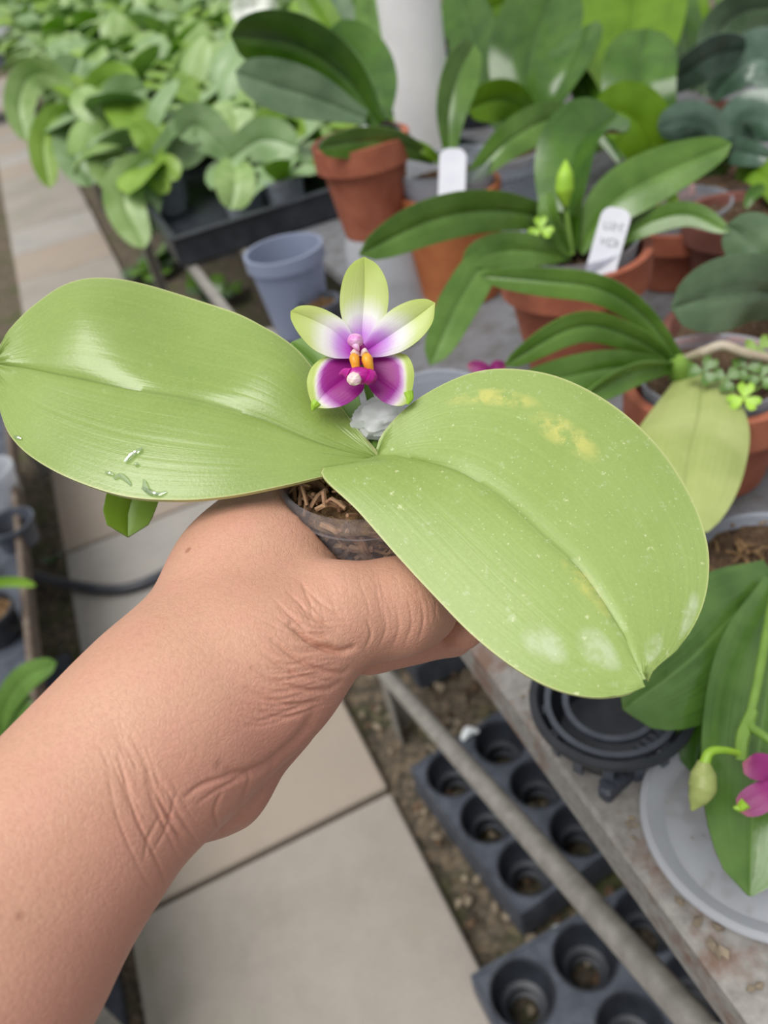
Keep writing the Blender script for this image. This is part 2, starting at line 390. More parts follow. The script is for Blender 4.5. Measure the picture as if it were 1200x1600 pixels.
cell_tray(PZ(838, 1228, .07), .12, 3, 3, .098, 'black round cell tray on the soil behind the diagonal bench brace')
cell_tray(PZ(985, 1612, .07), .0, 3, 3, .098, 'black round cell tray on the soil at the bottom edge of the picture')
cell_tray((.46, 1.13), .05, 4, 3, .098, 'black cell tray on the soil farthest under the bench, behind the metal leg')
# white litter on the soil
for (px, py, s, lb) in ((735, 1150, .016, 'small white scrap lying on the black cell tray below the brace'), (875, 1462, .014, 'small white scrap lying on the soil between the two cell trays')):
    p = PZ(px, py, .08 if py < 1300 else .012); V, Fc = tube([p+np.array([-s, 0, 0]), p+np.array([0, s*.4, .006]), p+np.array([s, 0, .002])], [.004, .009, .003], 8)
    tag(obj('plastic_scrap', V, Fc, M_['foam'], None, True, None, p), lb, 'scrap')

# ---------------------------------------------------------------- left-hand low bench
LBX, LBZ = -.352, .30
lb = thing('low_bench', 'low weathered metal bench on the left side of the path', 'bench', (LBX-.3, 1.3, 0))
V, Fc = box((LBX, 1.45, LBZ-.02), (.014, 1.9, .045), None, .003); obj('side_rail', V, Fc, M_['brownrail'], lb, False)
V, Fc = box((LBX-.40, 1.45, LBZ-.05), (.78, 1.9, .015), None, .002); obj('shelf', V, Fc, M_['slate'], lb, False)
V, Fc = box((LBX-.18, .99, LBZ-.01), (.34, .018, .03), None, .002); obj('cross_bar', V, Fc, M_['alu'], lb, False)
for y in (.56, 2.3):
    for x in (LBX-.01, LBX-.75): angle_leg(x-.01, y, LBZ-.05).build('leg', M_['alu'], lb, False)

def pot_prof(r0, r1, h, th=.004, rim=.0, rimh=.02):
    """open pot: outside up, over the rim, inside down; origin at the bottom"""
    p = [(0.0005, 0), (r1, 0)]
    if rim: p += [(r0-(r0-r1)*rimh/h, h-rimh), (r0+rim, h-rimh), (r0+rim, h)]
    else: p += [(r0, h)]
    p += [(r0-th, h), (r1-th, th*1.2), (0.0005, th*1.2)]
    return p
def mound(c, r, mat, name, parent, amp=.006, n=16, dome=.004):
    th = np.linspace(0, 2*np.pi, 40, endpoint=False); V = [np.asarray(c)+UP*dome]; Fc = []
    for i in range(1, n+1):
        rr = r*i/n
        for t in th:
            V.append(np.asarray(c)+np.array([rr*math.cos(t), rr*math.sin(t), dome*(1-(i/n)**2)+(random.uniform(-amp, amp) if i < n else 0)]))
    m = len(th)
    for j in range(m):
        Fc.append((0, 1+j, 1+(j+1) % m))
        for i in range(n-1): Fc.append((1+i*m+j, 1+(i+1)*m+j, 1+(i+1)*m+(j+1) % m, 1+i*m+(j+1) % m))
    return obj(name, V, Fc, mat, parent)
def bits(c, r, parent, mat, name='moss_strands', n=60, L=.014, rad=.0011):
    mb = MB()
    for i in range(n):
        a, q = random.uniform(0, 6.28), r*math.sqrt(random.random())*.95
        p = np.asarray(c)+np.array([q*math.cos(a), q*math.sin(a), random.uniform(.0, .006)]); d = unit(rng.normal(size=3)*np.array([1, 1, .5]))*L*random.uniform(.4, 1)
        mb.add(*tube([p-d/2, p+UP*random.uniform(0, .005), p+d/2], rad*random.uniform(.6, 1.3), 5, 5))
    o = mb.build(name, mat, parent); o['kind'] = 'stuff'; return o

# pots and plants on the low bench
def simple_pot(name, px, py, z, r, h, mat, label, cat='pot', soil=None, taper=.78, th=.003, rim=.002, group=None):
    c = PZ(px, py, z+h)-UP*h; root = thing(name, label, cat, c, group)
    V, Fc = lathe(pot_prof(r, r*taper, h, th, rim, h*.15), c); obj('pot_wall', V, Fc, mat, root)
    if soil: mound(c+UP*h*.82, r*.93, soil, 'potting_mix', root)
    return root, c
LSH = LBZ-.0425
simple_pot('round_pot', 14, 815, LSH, .05, .06, M_['slate'], 'dusty grey round pot by the rail of the low left bench')
simple_pot('clear_cup', -20, 735, LSH, .055, .09, M_['milky'], 'cloudy clear cup cut by the left picture edge below the held leaf', 'cup')
simple_pot('round_pot', -24, 955, LSH, .05, .07, M_['black'], 'black round pot cut by the left picture edge, with moss inside', 'pot', M_['moss'])
pr_, pc_ = simple_pot('potted_seedling', -5, 1150, LSH, .045, .07, M_['black'], 'small two-leaved orchid seedling in a pot at the left picture edge', 'plant', M_['bark'])
leaf([(-5, 1150, 1.2), (10, 1100, 1.18), (40, 1060, 1.17), (88, 1035, 1.16)], 42, M_['mid'], pr_, 15)
leaf([(5, 1150, 1.2), (15, 1120, 1.19), (35, 1100, 1.18), (50, 1090, 1.18)], 34, M_['mid'], pr_, 0)
leaf([(-15, 1150, 1.2), (-50, 1110, 1.19), (-90, 1090, 1.18)], 40, M_['mid'], pr_, 0)
pr_, pc_ = simple_pot('potted_grass', -60, 880, LSH, .04, .07, M_['clear'], 'narrow bright green blade reaching in from the left picture edge', 'plant', M_['bark'])
leaf([(-40, 915, 1.38), (0, 910, 1.36), (30, 910, 1.35), (56, 915, 1.34)], 16, M_['bright'], pr_, 0)
# hose over the path
V, Fc = tube([(-.62, 2.02, .015), (-.45, 1.84, .02), (-.34, 1.70, .033), (-.22, 1.60, .033), (-.10, 1.60, .033), (.05, 1.66, .033), (.16, 1.7, .02), (.3, 1.72, .015)], .0125, 12)
tag(obj('garden_hose', V, Fc, M_['hose'], None, True, None, (-.34, 1.7, .02)), 'black garden hose lying across the paved path', 'hose')
# dark fabric strip left of the path
V, Fc = box((PL-.28, .75, -.006), (.5, 1.5, .02), None, .004)
tag(obj('ground_cloth', V, Fc, M_['slate'], None, False, None, (PL-.28, .75, -.006)), 'dark weed cloth along the left edge of the paving', 'ground cloth')

# ---------------------------------------------------------------- terracotta plants on the bench
def pot_at(root, mat, c, r, h, name='pot', taper=.72, th=.006, rim=.004, rimh=.03):
    V, Fc = lathe(pot_prof(r-rim, (r-rim)*taper, h, th, rim, rimh), c, n=64); return obj(name, V, Fc, mat, root)
# --- plant A : dark-leaved orchid in a terracotta pot standing on an upturned clear pot
cA = P(562, 215, 1.03); zA = cA[2]-.12; bA = np.array([cA[0], cA[1], zA])
up = thing('upturned_pot', 'cloudy clear pot standing upside down under the terracotta pot', 'pot', (bA[0], bA[1], BZ))
V, Fc = lathe([(.062, 0), (.060, .006), (.046, zA-BZ-.006), (.042, zA-BZ-.0005), (.0005, zA-BZ-.0005)], (bA[0], bA[1], BZ), n=48)
obj('pot_wall', V, Fc, M_['milky'], up)
V, Fc = lathe([(.064, 0), (.066, .004), (.064, .010), (.060, .010)], (bA[0], bA[1], BZ), n=48); obj('rim', V, Fc, M_['milky'], up)
A = thing('potted_orchid', 'dark-leaved orchid in a terracotta pot raised on an upturned clear pot', 'plant', bA)
pot_at(A, M_['terra'], bA, .064, .12)
V, Fc = lathe([(.052, .10), (.054, .122), (.050, .122), (.048, .10)], bA, n=40); obj('inner_pot', V, Fc, M_['black'], A)
mound(bA+UP*.108, .05, M_['bark'], 'potting_mix', A, .005); bits(bA+UP*.112, .048, A, M_['moss'], 'moss_strands', 50)
for k, (px, py) in enumerate(((545, 212), (570, 205), (585, 220), (560, 228))):
    p = P(px, py, 1.0); V, Fc = box(p, (.017, .014, .011), rot_ax(k*1.3), .003); obj('foam_lump', V, Fc, M_['foam'], A)
leaf([(592, 195, 1.02), (535, 118, 1.0), (455, 70, .98), (360, 55, .97)], 92, M_['dark'], A, 25, base=.3)
leaf([(572, 185, 1.01), (500, 155, .99), (435, 135, .97), (368, 112, .96)], 74, M_['grey'], A, -15, base=.3)
leaf([(592, 190, 1.03), (585, 130, 1.07), (560, 85, 1.1), (515, 45, 1.12)], 84, M_['dark'], A, 0, base=.4)
# --- plant B : orchid in a clear pot inside a tall orange pot
cB = P(700, 290, 1.07); hB = cB[2]-BZ; bB = np.array([cB[0], cB[1], BZ])
B = thing('potted_orchid', 'narrow-leaved orchid in a clear pot set inside a tall orange clay pot', 'plant', bB)
pot_at(B, M_['orange'], bB, .07, hB, 'pot', .88, .006, .001, .01)
V, Fc = lathe([(.056, hB-.05), (.064, hB+.03), (.066, hB+.031), (.0625, hB+.03), (.054, hB-.05)], bB, n=48); obj('inner_pot', V, Fc, M_['clear'], B)
mound(bB+UP*(hB+.006), .058, M_['bark'], 'potting_mix', B, .006)
leaf([(702, 240, 1.05), (703, 175, 1.04), (718, 115, 1.04), (741, 68, 1.05)], 58, M_['mid'], B, -20, fold=.45)
leaf([(680, 250, 1.04), (620, 225, 1.0), (565, 222, .98), (497, 232, .97)], 44, M_['mid'], B, 20)
leaf([(730, 285, 1.03), (790, 225, 1.02), (845, 192, 1.03), (895, 178, 1.05)], 58, M_['mid'], B, 0)
leaf([(700, 262, 1.04), (670, 238, 1.02), (655, 228, 1.02), (640, 222, 1.02)], 16, M_['bright'], B)
def label_stake(px0, py0, d0, px1, py1, d1, wpx, label, ink=False):
    a, b = P(px0, py0, d0), P(px1, py1, d1); T = unit(b-a); L = np.linalg.norm(b-a); w = wpx*d1/F
    s = unit(np.cross(T, CAM-b)); n = np.cross(s, T); root = thing('plant_label', label, 'label', a)
    out = [(-.5, 0), (.5, 0), (.5, L-w*.35)]+[(.15+.35*math.cos(t), L-w*.35+w*.35*math.sin(t)) for t in np.linspace(.2, 1.57, 5)]
    out += [(-x, y) for x, y in out[:1:-1]]
    f = np.array([a+s*x*w+T*y for x, y in out]); m = len(f); V = np.vstack([f+n*.0006, f-n*.0006])
    Fc = [tuple(range(m)), tuple(range(2*m-1, m-1, -1))]+[(k, k+m, (k+1) % m+m, (k+1) % m) for k in range(m)]
    obj('stake', V, Fc, M_['label'], root, False)
    if ink:
        mb = MB()
        strokes = [[(-.3, .80), (-.28, .72), (-.15, .72), (-.14, .81)], [(-.05, .81), (.12, .78), (-.05, .74), (.1, .71)], [(.2, .81), (.32, .80), (.2, .75), (.34, .72)],
                   [(-.26, .60), (-.2, .52), (-.1, .60)], [(.0, .60), (-.02, .51)], [(.0, .60), (.22, .59), (.22, .53), (-.02, .51)], [(.28, .60), (.3, .52)]]
        for st in strokes: mb.add(*tube([a+s*x*w+T*y*L+n*.0008 for x, y in st], .0007, 5))
        mb.build('handwriting', M_['ink'], root)
    return root
label_stake(705, 325, 1.0, 708, 232, 1.0, 42, 'blank white label stake in the tall orange pot, by the upright narrow leaf')
# --- plant C : orchid in a wide terracotta pot with a written label
cC = P(897, 392, .85); hC = cC[2]-BZ; bC = np.array([cC[0], cC[1], BZ])
C = thing('potted_orchid', 'long-leaved orchid with a green flower bud in the wide terracotta pot', 'plant', bC)
pot_at(C, M_['terra'], bC, .08, hC, 'pot', .68, .006, .003, .035)
V, Fc = lathe([(.058, hC-.05), (.066, hC+.012), (.068, hC+.013), (.065, hC+.012), (.056, hC-.05)], bC, n=48); obj('inner_pot', V, Fc, M_['clear'], C)
mound(bC+UP*(hC-.008), .062, M_['bark'], 'potting_mix', C, .006)
leaf([(890, 350, .84), (780, 330, .79), (675, 345, .76), (562, 398, .74)], 66, M_['mid'], C, 10, base=.4)
leaf([(892, 398, .83), (835, 392, .80), (780, 392, .78), (724, 405, .76)], 54, M_['mid'], C, -10)
leaf([(870, 408, .82), (775, 402, .78), (722, 465, .75), (672, 570, .73)], 62, M_['mid'], C, 0, base=.3, peak=.65)
leaf([(902, 392, .83), (955, 318, .81), (1040, 268, .80), (1143, 224, .79)], 82, M_['mid'], C, 15, base=.3, peak=.45, tip=1.6)
leaf([(940, 395, .83), (1005, 352, .81), (1075, 335, .79), (1140, 362, .77)], 40, M_['mid'], C, 10, base=.35, peak=.5, tip=1.6)
leaf([(888, 395, .83), (888, 300, .84), (905, 220, .86), (965, 178, .90)], 92, M_['dark'], C, 35, fold=.5, base=.35)
leaf([(872, 385, .84), (840, 345, .83), (846, 318, .84)], 40, M_['mid'], C, 0)
leaf([(888, 398, .82), (860, 340, .80), (855, 300, .80)], 30, M_['mid'], C, 20, fold=.6)
V, Fc = tube([P(893, 398, .82), P(886, 345, .81), P(882, 300, .80)], [.0035, .0028], 8); obj('flower_spike', V, Fc, M_['stem'], C)
V, Fc = tube([P(884, 322, .80), P(882, 300, .795), P(883, 275, .79), P(884, 250, .79)], [.003, .0095, .008, .001], 12); obj('flower_bud', V, Fc, M_['lime'], C)
label_stake(932, 445, .80, 966, 325, .79, 46, 'white label stake with faded handwriting in the wide terracotta pot', True)
# --- plant D : orchid with an aerial root and a yellowing leaf
cD = P(1115, 590, .70); hD = cD[2]-BZ; bD = np.array([cD[0], cD[1], BZ])
D = thing('potted_orchid', 'orchid with one broad yellowing leaf and a grey aerial root, right of the held plant', 'plant', bD)
pot_at(D, M_['terra'], bD, .076, hD, 'pot', .7, .006, .003, .03)
V, Fc = lathe([(.055, hD-.05), (.062, hD+.008), (.064, hD+.009), (.061, hD+.008), (.053, hD-.05)], bD, n=48); obj('inner_pot', V, Fc, M_['clear'], D)
mound(bD+UP*(hD-.004), .058, M_['bark'], 'potting_mix', D, .006)
leaf([(1062, 565, .69), (1005, 495, .67), (935, 452, .66), (845, 440, .67), (750, 432, .69)], 44, M_['mid'], D, 15, base=.45, peak=.6)
leaf([(1058, 570, .69), (985, 528, .66), (900, 512, .65), (788, 572, .65)], 46, M_['mid'], D, 20, base=.4, tip=1.7)
leaf([(1050, 572, .69), (960, 575, .655), (880, 590, .63), (800, 605, .62)], 62, M_['mid'], D, 0, base=.4)
leaf([(1062, 572, .69), (1000, 580, .66), (950, 602, .64), (905, 630, .63)], 34, M_['mid'], D, 30, fold=.6)
leaf([(1098, 580, .69), (1090, 650, .63), (1072, 730, .585), (1062, 840, .55)], 168, M_['yell'], D, 0, fold=.12, curl=.35, base=.5, peak=.5, thick=.002, label='broad yellowing leaf')
V, Fc = tube([P(1070, 560, .69), P(1100, 550, .67), P(1130, 540, .665), P(1165, 552, .66), P(1210, 562, .66)], [.003, .0045, .004, .004, .0035], 9); obj('aerial_root', V, Fc, M_['root'], D)
V, Fc = tube([P(1066, 585, .70), P(1062, 572, .685), P(1058, 560, .68)], [.012, .011, .006], 10); obj('crown', V, Fc, M_['stem'], D)
# clover weeds
def clover(px, py, d, spx, mat, label, base):
    c = P(px, py, d); s = spx*d/F; root = thing('clover', label, 'weed', base, 'clover weeds in the pots')
    V, Fc = tube([base, (np.asarray(base)+c)/2+np.array([.002, 0, .002]), c], .0007, 6); obj('stalk', V, Fc, M_['stem'], root)
    n = unit(unit(CAM-c)+UP*.6); x, y, _ = frame(n); a0 = random.uniform(0, 2)
    for k in range(3):
        a = a0+k*2.09; dx = x*math.cos(a)+y*math.sin(a); dy = np.cross(n, dx)
        rr = np.linspace(0, 1, 7); uu = np.linspace(-1, 1, 7)
        wp = .95*np.sin(np.clip(rr/.75, 0, 1)*np.pi/2)*np.sqrt(np.clip(1-np.clip((rr-.75)/.3, 0, 1)**2, .05, 1))
        G = c+(dx*1.0)[None, None]*(rr[:, None]*(1-.22*np.exp(-(uu[None]/.35)**2)*(rr[:, None] > .8)))[..., None]*s*.5+dy[None, None]*(wp[:, None]*uu[None])[..., None]*s*.27+n[None, None]*(np.abs(uu)[None]*rr[:, None]*.08)[..., None]*s
        V, Fc, uv = sheet(G, .0003); obj('leaflet', V, Fc, mat, root, True, uv)
    return root
gb = bD+UP*hD
clover(1100, 580, .66, 50, M_['mid'], 'dusky clover leaf just right of the yellowing leaf base', gb+np.array([.0, -.03, 0]))
clover(1135, 592, .655, 46, M_['mid'], 'dusky clover leaf below the grey aerial root', gb+np.array([.02, -.03, 0]))
clover(1165, 575, .665, 46, M_['mid'], 'dusky clover leaf touching the right end of the aerial root', gb+np.array([.035, -.01, 0]))
clover(1190, 590, .66, 44, M_['mid'], 'dusky clover leaf at the right picture edge under the aerial root', gb+np.array([.045, -.01, 0]))
clover(1163, 622, .64, 50, M_['lime'], 'bright lime clover leaf hanging over the pot rim', gb+np.array([.03, -.035, 0]))
clover(1186, 545, .68, 46, M_['seed'][1], 'light green clover leaf above the aerial root at the right edge', gb+np.array([.045, .02, 0]))
clover(845, 358, .80, 40, M_['lime'], 'bright clover leaf in front of the bud in the wide terracotta pot', bC+UP*hC+np.array([-.03, 0, 0]))
# --- plant E : broad two-lobed foliage at the right edge
cE = P(1185, 512, .82); bE = np.array([cE[0], cE[1], BZ]); hE = cE[2]-BZ
E = thing('potted_orchid', 'broad dull-leaved orchid in a brown pot cut by the right picture edge', 'plant', bE)
pot_at(E, M_['brown'], bE, .095, hE, 'pot', .75, .006, .003, .03); mound(bE+UP*(hE-.012), .088, M_['bark'], 'potting_mix', E)
leaf([(1240, 470, .78), (1180, 455, .74), (1120, 462, .72), (1050, 482, .71)], 112, M_['grey'], E, 15, base=.6, fold=.15)
leaf([(1240, 450, .79), (1200, 405, .77), (1172, 375, .77), (1135, 352, .77)], 88, M_['grey'], E, 0, base=.6, fold=.1)
# ---------------------------------------------------------------- back of the bench
pc = P(660, 170, 1.28); V, Fc = lathe([(.0005, 0), (.047, 0), (.047, 1.3), (.0005, 1.3)], (pc[0], pc[1], BZ), n=48)
pole = tag(obj('support_pole', V, Fc, M_['pole'], None, True, None, (pc[0], pc[1], BZ)), 'smooth white round pole rising behind the terracotta pots', 'pole')
def back_plant(px, py, d, r, mat, label, leaves, inner=None, name='potted_orchid', soil='bark'):
    c = P(px, py, d); h = max(.06, c[2]-BZ); b = np.array([c[0], c[1], c[2]-h]); root = thing(name, label, 'plant', b)
    hh = min(h, .16)
    pot_at(root, mat, b if h <= .16 else b+UP*0, r, h, 'pot', .75 if h < .17 else .85, .004, .003, .025)
    mound(b+UP*(h-.012), r*.9, M_[soil], 'potting_mix', root)
    if inner: V, Fc = lathe([(r*.82, h-.02), (r*.86, h+.015), (r*.82, h+.015), (r*.78, h-.02)], b, n=40); obj('inner_pot', V, Fc, M_[inner], root)
    for L in leaves:
        kw = L[3] if len(L) > 3 else {}
        leaf(L[0], L[1], M_[L[2]], root, **kw)
    return root
back_plant(790, 235, 1.3, .065, M_['clear'], 'wide glossy-leaved orchid in a clear pot right of the white pole', [
    ([(832, 190, 1.28), (820, 120, 1.27), (838, 50, 1.28), (870, -30, 1.3)], 128, 'dark', dict(roll=15, base=.5)),
    ([(840, 200, 1.25), (868, 140, 1.22), (900, 80, 1.22), (915, 40, 1.24)], 62, 'dark', dict(roll=45)),
    ([(830, 185, 1.24), (800, 160, 1.2), (768, 158, 1.18), (730, 172, 1.17)], 60, 'bright', dict(roll=10, base=.5)),
    ([(800, 210, 1.3), (760, 130, 1.35), (740, 60, 1.4), (720, -20, 1.45)], 80, 'dark', dict(roll=10))])
M_['seed1'] = M_['seed'][1]
back_plant(1015, 300, 1.12, .06, M_['terra'], 'tall orchid with bright upright leaves at the top, right of centre', [
    ([(985, 220, 1.3), (970, 120, 1.36), (985, 20, 1.4), (1000, -80, 1.45)], 168, 'bright', dict(base=.6, roll=10)),
    ([(1022, 250, 1.2), (1010, 190, 1.17), (998, 120, 1.17), (1010, 45, 1.2)], 112, 'dark', dict(base=.5)),
    ([(1022, 290, 1.12), (1018, 230, 1.08), (985, 180, 1.06), (925, 170, 1.06)], 90, 'bright', dict(base=.5, roll=-10)),
    ([(970, 250, 1.2), (935, 190, 1.22), (905, 125, 1.25), (885, 90, 1.25)], 40, 'dark')])
back_plant(1100, 175, 1.38, .07, M_['brown'], 'orchid with a whitish glossy leaf near the top right corner', [
    ([(1035, 140, 1.4), (1085, 105, 1.36), (1120, 85, 1.35), (1165, 78, 1.35)], 58, 'blue', dict(roll=-35, base=.5)),
    ([(1100, 150, 1.42), (1120, 60, 1.42), (1160, 20, 1.4), (1230, 10, 1.38)], 70, 'grey', dict(roll=-30)),
    ([(1110, 150, 1.42), (1150, 110, 1.38), (1190, 90, 1.36), (1240, 130, 1.34)], 80, 'blue', dict(roll=20)),
    ([(1090, 140, 1.45), (1070, 60, 1.5), (1060, 0, 1.52), (1080, -60, 1.55)], 60, 'dark')])
back_plant(1150, 265, 1.15, .085, M_['black'], 'orchid with short round blue-green leaves in a black pot at the upper right', [
    ([(1130, 250, 1.1), (1110, 200, 1.08), (1075, 188, 1.06), (1028, 200, 1.04)], 56, 'blue', dict(base=.7, fold=.1, curl=.3)),
    ([(1140, 240, 1.1), (1155, 190, 1.07), (1190, 180, 1.05), (1230, 205, 1.03)], 72, 'blue', dict(base=.7, fold=.1, curl=.3)),
    ([(1140, 265, 1.08), (1095, 255, 1.02), (1050, 270, 1.0), (1010, 290, .98)], 50, 'dark', dict(roll=20)),
    ([(1150, 270, 1.08), (1180, 265, 1.0), (1205, 285, .97), (1230, 330, .95)], 46, 'bright', dict(roll=20)),
    ([(1150, 250, 1.1), (1140, 235, 1.05), (1170, 240, 1.0), (1210, 250, .98)], 40, 'blue')])
back_plant(1060, 335, 1.03, .075, M_['terra'], 'shaded terracotta pot with a leafless stump behind the long pointed leaf', [
    ([(1060, 330, 1.02), (1050, 310, 1.02), (1045, 290, 1.02)], 18, 'bright')], 'clear')
back_plant(1160, 330, .96, .07, M_['brown'], 'dark brown pot of bare bark at the right, above the dull leaves', [
    ([(1165, 325, .95), (1175, 305, .95), (1195, 290, .95)], 20, 'dark')])
back_plant(585, 120, 1.55, .07, M_['black'], 'orchid with upright pale leaves left of the white pole at the top edge', [
    ([(595, 140, 1.5), (590, 80, 1.5), (582, 20, 1.52), (585, -50, 1.55)], 56, 'mid', dict(base=.6)),
    ([(570, 130, 1.52), (545, 60, 1.55), (520, 10, 1.57), (500, -60, 1.6)], 60, 'grey'),
    ([(560, 110, 1.5), (530, 70, 1.5), (495, 15, 1.5), (470, -30, 1.5)], 50, 'bright')])
back_plant(735, 60, 1.75, .08, M_['black'], 'dark orchid right behind the white pole at the top edge', [
    ([(735, 100, 1.7), (728, 40, 1.7), (722, -30, 1.72)], 70, 'dark', dict(base=.6)),
    ([(740, 60, 1.72), (760, 20, 1.72), (800, 0, 1.72)], 46, 'bright'),
    ([(740, 60, 1.72), (780, 50, 1.72), (830, 40, 1.72)], 46, 'mid')])
back_plant(900, 40, 1.9, .09, M_['terra'], 'bright leafy orchid behind the upright leaves at the top edge', [
    ([(900, 60, 1.85), (870, 10, 1.85), (850, -30, 1.85)], 60, 'bright'), ([(905, 60, 1.85), (930, 10, 1.85), (925, -50, 1.85)], 60, 'bright'),
    ([(900, 60, 1.85), (850, 60, 1.83), (800, 90, 1.8)], 50, 'dark')])
back_plant(1110, 60, 1.8, .09, M_['brown'], 'leafy orchid in a brown pot in the top right corner', [
    ([(1110, 60, 1.75), (1080, 20, 1.75), (1060, -40, 1.75)], 60, 'bright'), ([(1115, 60, 1.75), (1150, 10, 1.75), (1165, -40, 1.75)], 70, 'mid'),
    ([(1115, 60, 1.75), (1160, 40, 1.7), (1210, 50, 1.68)], 60, 'seed1')])
# grey box and white flower
c = PZ(1098, 405, BZ); V, Fc = box(c+UP*.035, (.05, .08, .07), rot_ax(.5), .004)
tag(obj('grey_box', V, Fc, M_['slate'], None, False, None, c), 'plain grey box between the wide terracotta pot and the dull leaves', 'box')
# --- bluish pots
simple_pot('clear_pot', 442, 388, BZ, .053, .12, M_['bluepot'], 'empty bluish translucent pot left of the upturned clear pot', 'pot', None, .72)
simple_pot('small_pot', 497, 470, BZ, .028, .06, M_['slate'], 'small dark pot between the bluish pot and the upturned pot', 'pot', M_['moss'])
# --- small clear pot behind the flower
K = P(672, 622, .62); hk = K[2]-BZ
Kt = thing('clear_pot', 'clear plastic pot with a small magenta bloom, behind the held flower and right leaf', 'pot', (K[0], K[1], BZ))
V, Fc = lathe(pot_prof(.042, .032, hk, .0015, .002, .008), (K[0], K[1], BZ)); obj('pot_wall', V, Fc, M_['clear'], Kt)
mound((K[0], K[1], BZ+hk*.3), .033, M_['bark'], 'potting_mix', Kt)
V, Fc = tube([(K[0], K[1], BZ+hk*.3), P(700, 640, .62), P(745, 600, .60), P(768, 582, .595)], [.002, .0018, .0015], 8); ks = obj('flower_spike', V, Fc, M_['stem'], Kt)
# --- plant G in the lower right corner
cG = P(1210, 880, .555); hG = cG[2]-BZ; bG = np.array([cG[0], cG[1], BZ])
M_['G'] = leaf_mat('glossy_mottled_leaf', S(64, 98, 36), S(90, 124, 56), .2, .1, vein=.2, bump=.6, rib=S(130, 165, 95))
G = thing('potted_orchid', 'glossy-leaved orchid with a purple bloom in the lower right corner', 'plant', bG)
pot_at(G, M_['clear'], bG, .055, hG, 'pot', .75, .002, .002, .01); mound(bG+UP*(hG-.008), .05, M_['bark'], 'potting_mix', G); bits(bG+UP*(hG-.004), .05, G, M_['moss'], 'moss_strands', 50)
leaf([(1215, 905, .545), (1150, 960, .51), (1070, 1040, .475), (975, 1108, .455)], 178, M_['G'], G, 10, fold=.12, base=.45, peak=.55)
leaf([(1225, 915, .53), (1205, 1050, .475), (1180, 1230, .435), (1172, 1400, .415)], 178, M_['G'], G, 15, fold=.3, base=.4, peak=.5, tip=1.8)
leaf([(1210, 940, .555), (1150, 1060, .525), (1100, 1150, .51), (1085, 1212, .505)], 92, M_['dark'], G, 0, base=.45)
V, Fc = tube([P(1215, 900, .54), P(1200, 980, .475), P(1183, 1070, .445), P(1172, 1130, .43), P(1195, 1150, .42), P(1220, 1170, .415)], [.0032, .003, .003, .0028, .0025, .0025], 9); sp = obj('flower_spike', V, Fc, M_['stem'], G)
V, Fc = tube([P(1176, 1110, .434), P(1160, 1155, .428), P(1158, 1188, .425)], [.003, .004, .003], 8); obj('side_stem', V, Fc, M_['stem'], sp)
V, Fc = tube([P(1160, 1178, .426), P(1130, 1172, .42), P(1108, 1176, .418), P(1099, 1200, .417)], [.0018, .0018, .0022, .003], 8); obj('bud_stalk', V, Fc, M_['lime'], sp)
M_['bud'] = solid('pale_green_bud', S(172, 180, 110), S(150, 164, 92), .45, 120, .1)
V, Fc = tube([P(1099, 1190, .417), P(1099, 1208, .417), P(1097, 1232, .416), P(1088, 1252, .416), P(1081, 1266, .416)], [.003, .0065, .0072, .005, .0008], 14); obj('flower_bud', V, Fc, M_['bud'], G)
def purple_mat():
    t = NT('magenta_petal'); uv = t.uv(); y = t.n('SeparateXYZ', {0: uv}).outputs[1]
    c = t.ramp(y, [(0., S(200, 170, 190)), (.2, S(150, 40, 120)), (.8, S(128, 30, 96)), (1., S(150, 70, 90))])
    return t.done(t.pr(c, .45, Normal=t.bump(t.noise(t.mapv(uv, (30, 2, 1)), 1, 2), .3, .0005)))
M_['purple'] = purple_mat()
for m_, w_ in (([(770, 584, .595), (755, 576, .59), (730, 570, .592)], 20), ([(768, 584, .595), (775, 572, .59), (790, 575, .592)], 18), ([(768, 584, .594), (765, 598, .588), (758, 612, .588)], 20)): leaf(m_, w_, M_['purple'], ks, name='petal', nl=10, nw=7, thick=.0008)
fl = [([(1222, 1218, .412), (1200, 1200, .41), (1175, 1198, .41), (1160, 1192, .412)], 42), ([(1222, 1222, .412), (1200, 1238, .408), (1178, 1252, .408), (1152, 1266, .41)], 44), ([(1225, 1220, .41), (1245, 1240, .405), (1250, 1275, .405)], 40)]
hub = tube([P(1215, 1165, .415), P(1222, 1195, .412), P(1224, 1222, .410)], [.0022, .0025, .005], 8); hubo = obj('flower', hub[0], hub[1], M_['purple'], G)
for m, w in fl: leaf(m, w, M_['purple'], hubo, 0, fold=.2, name='petal', nl=12, nw=7, thick=.0008)
V, Fc = tube([P(1146, 1262, .41), P(1156, 1262, .41), P(1166, 1254, .409)], [.0006, .0025, .003], 7); obj('petal_tip', V, Fc, M_['lime'], hubo)
# --- saucer and black net pots on the bench edge
c = PZ(1195, 1300, BZ); V, Fc = lathe([(.0005, .001), (.058, .001), (.070, .014), (.073, .014), (.0725, .0165), (.069, .0165), (.057, .004), (.0005, .004)], c+UP*.0, n=72)
tag(obj('saucer', V, Fc, M_['milky'], None, True, None, c), 'translucent round saucer under the purple-flowered orchid on the bench edge', 'saucer')
c = PZ(955, 1105, BZ+.03); c[2] = BZ
sq = thing('net_pot', 'low black slotted pot on the bench under the tip of the held right leaf', 'pot', c)
V, Fc = lathe([(.035, 0), (.05, .035), (.054, .037), (.054, .041), (.049, .041), (.034, .004), (.0005, .004)], c, n=48); obj('pot_wall', V, Fc, M_['black'], sq)
for k, rr in enumerate((.040, .028)):
    V, Fc = lathe([(rr, .03), (rr+.004, .034), (rr+.004, .038), (rr, .038), (rr, .03)], c, n=48); obj('ring', V, Fc, M_['slate'], sq)
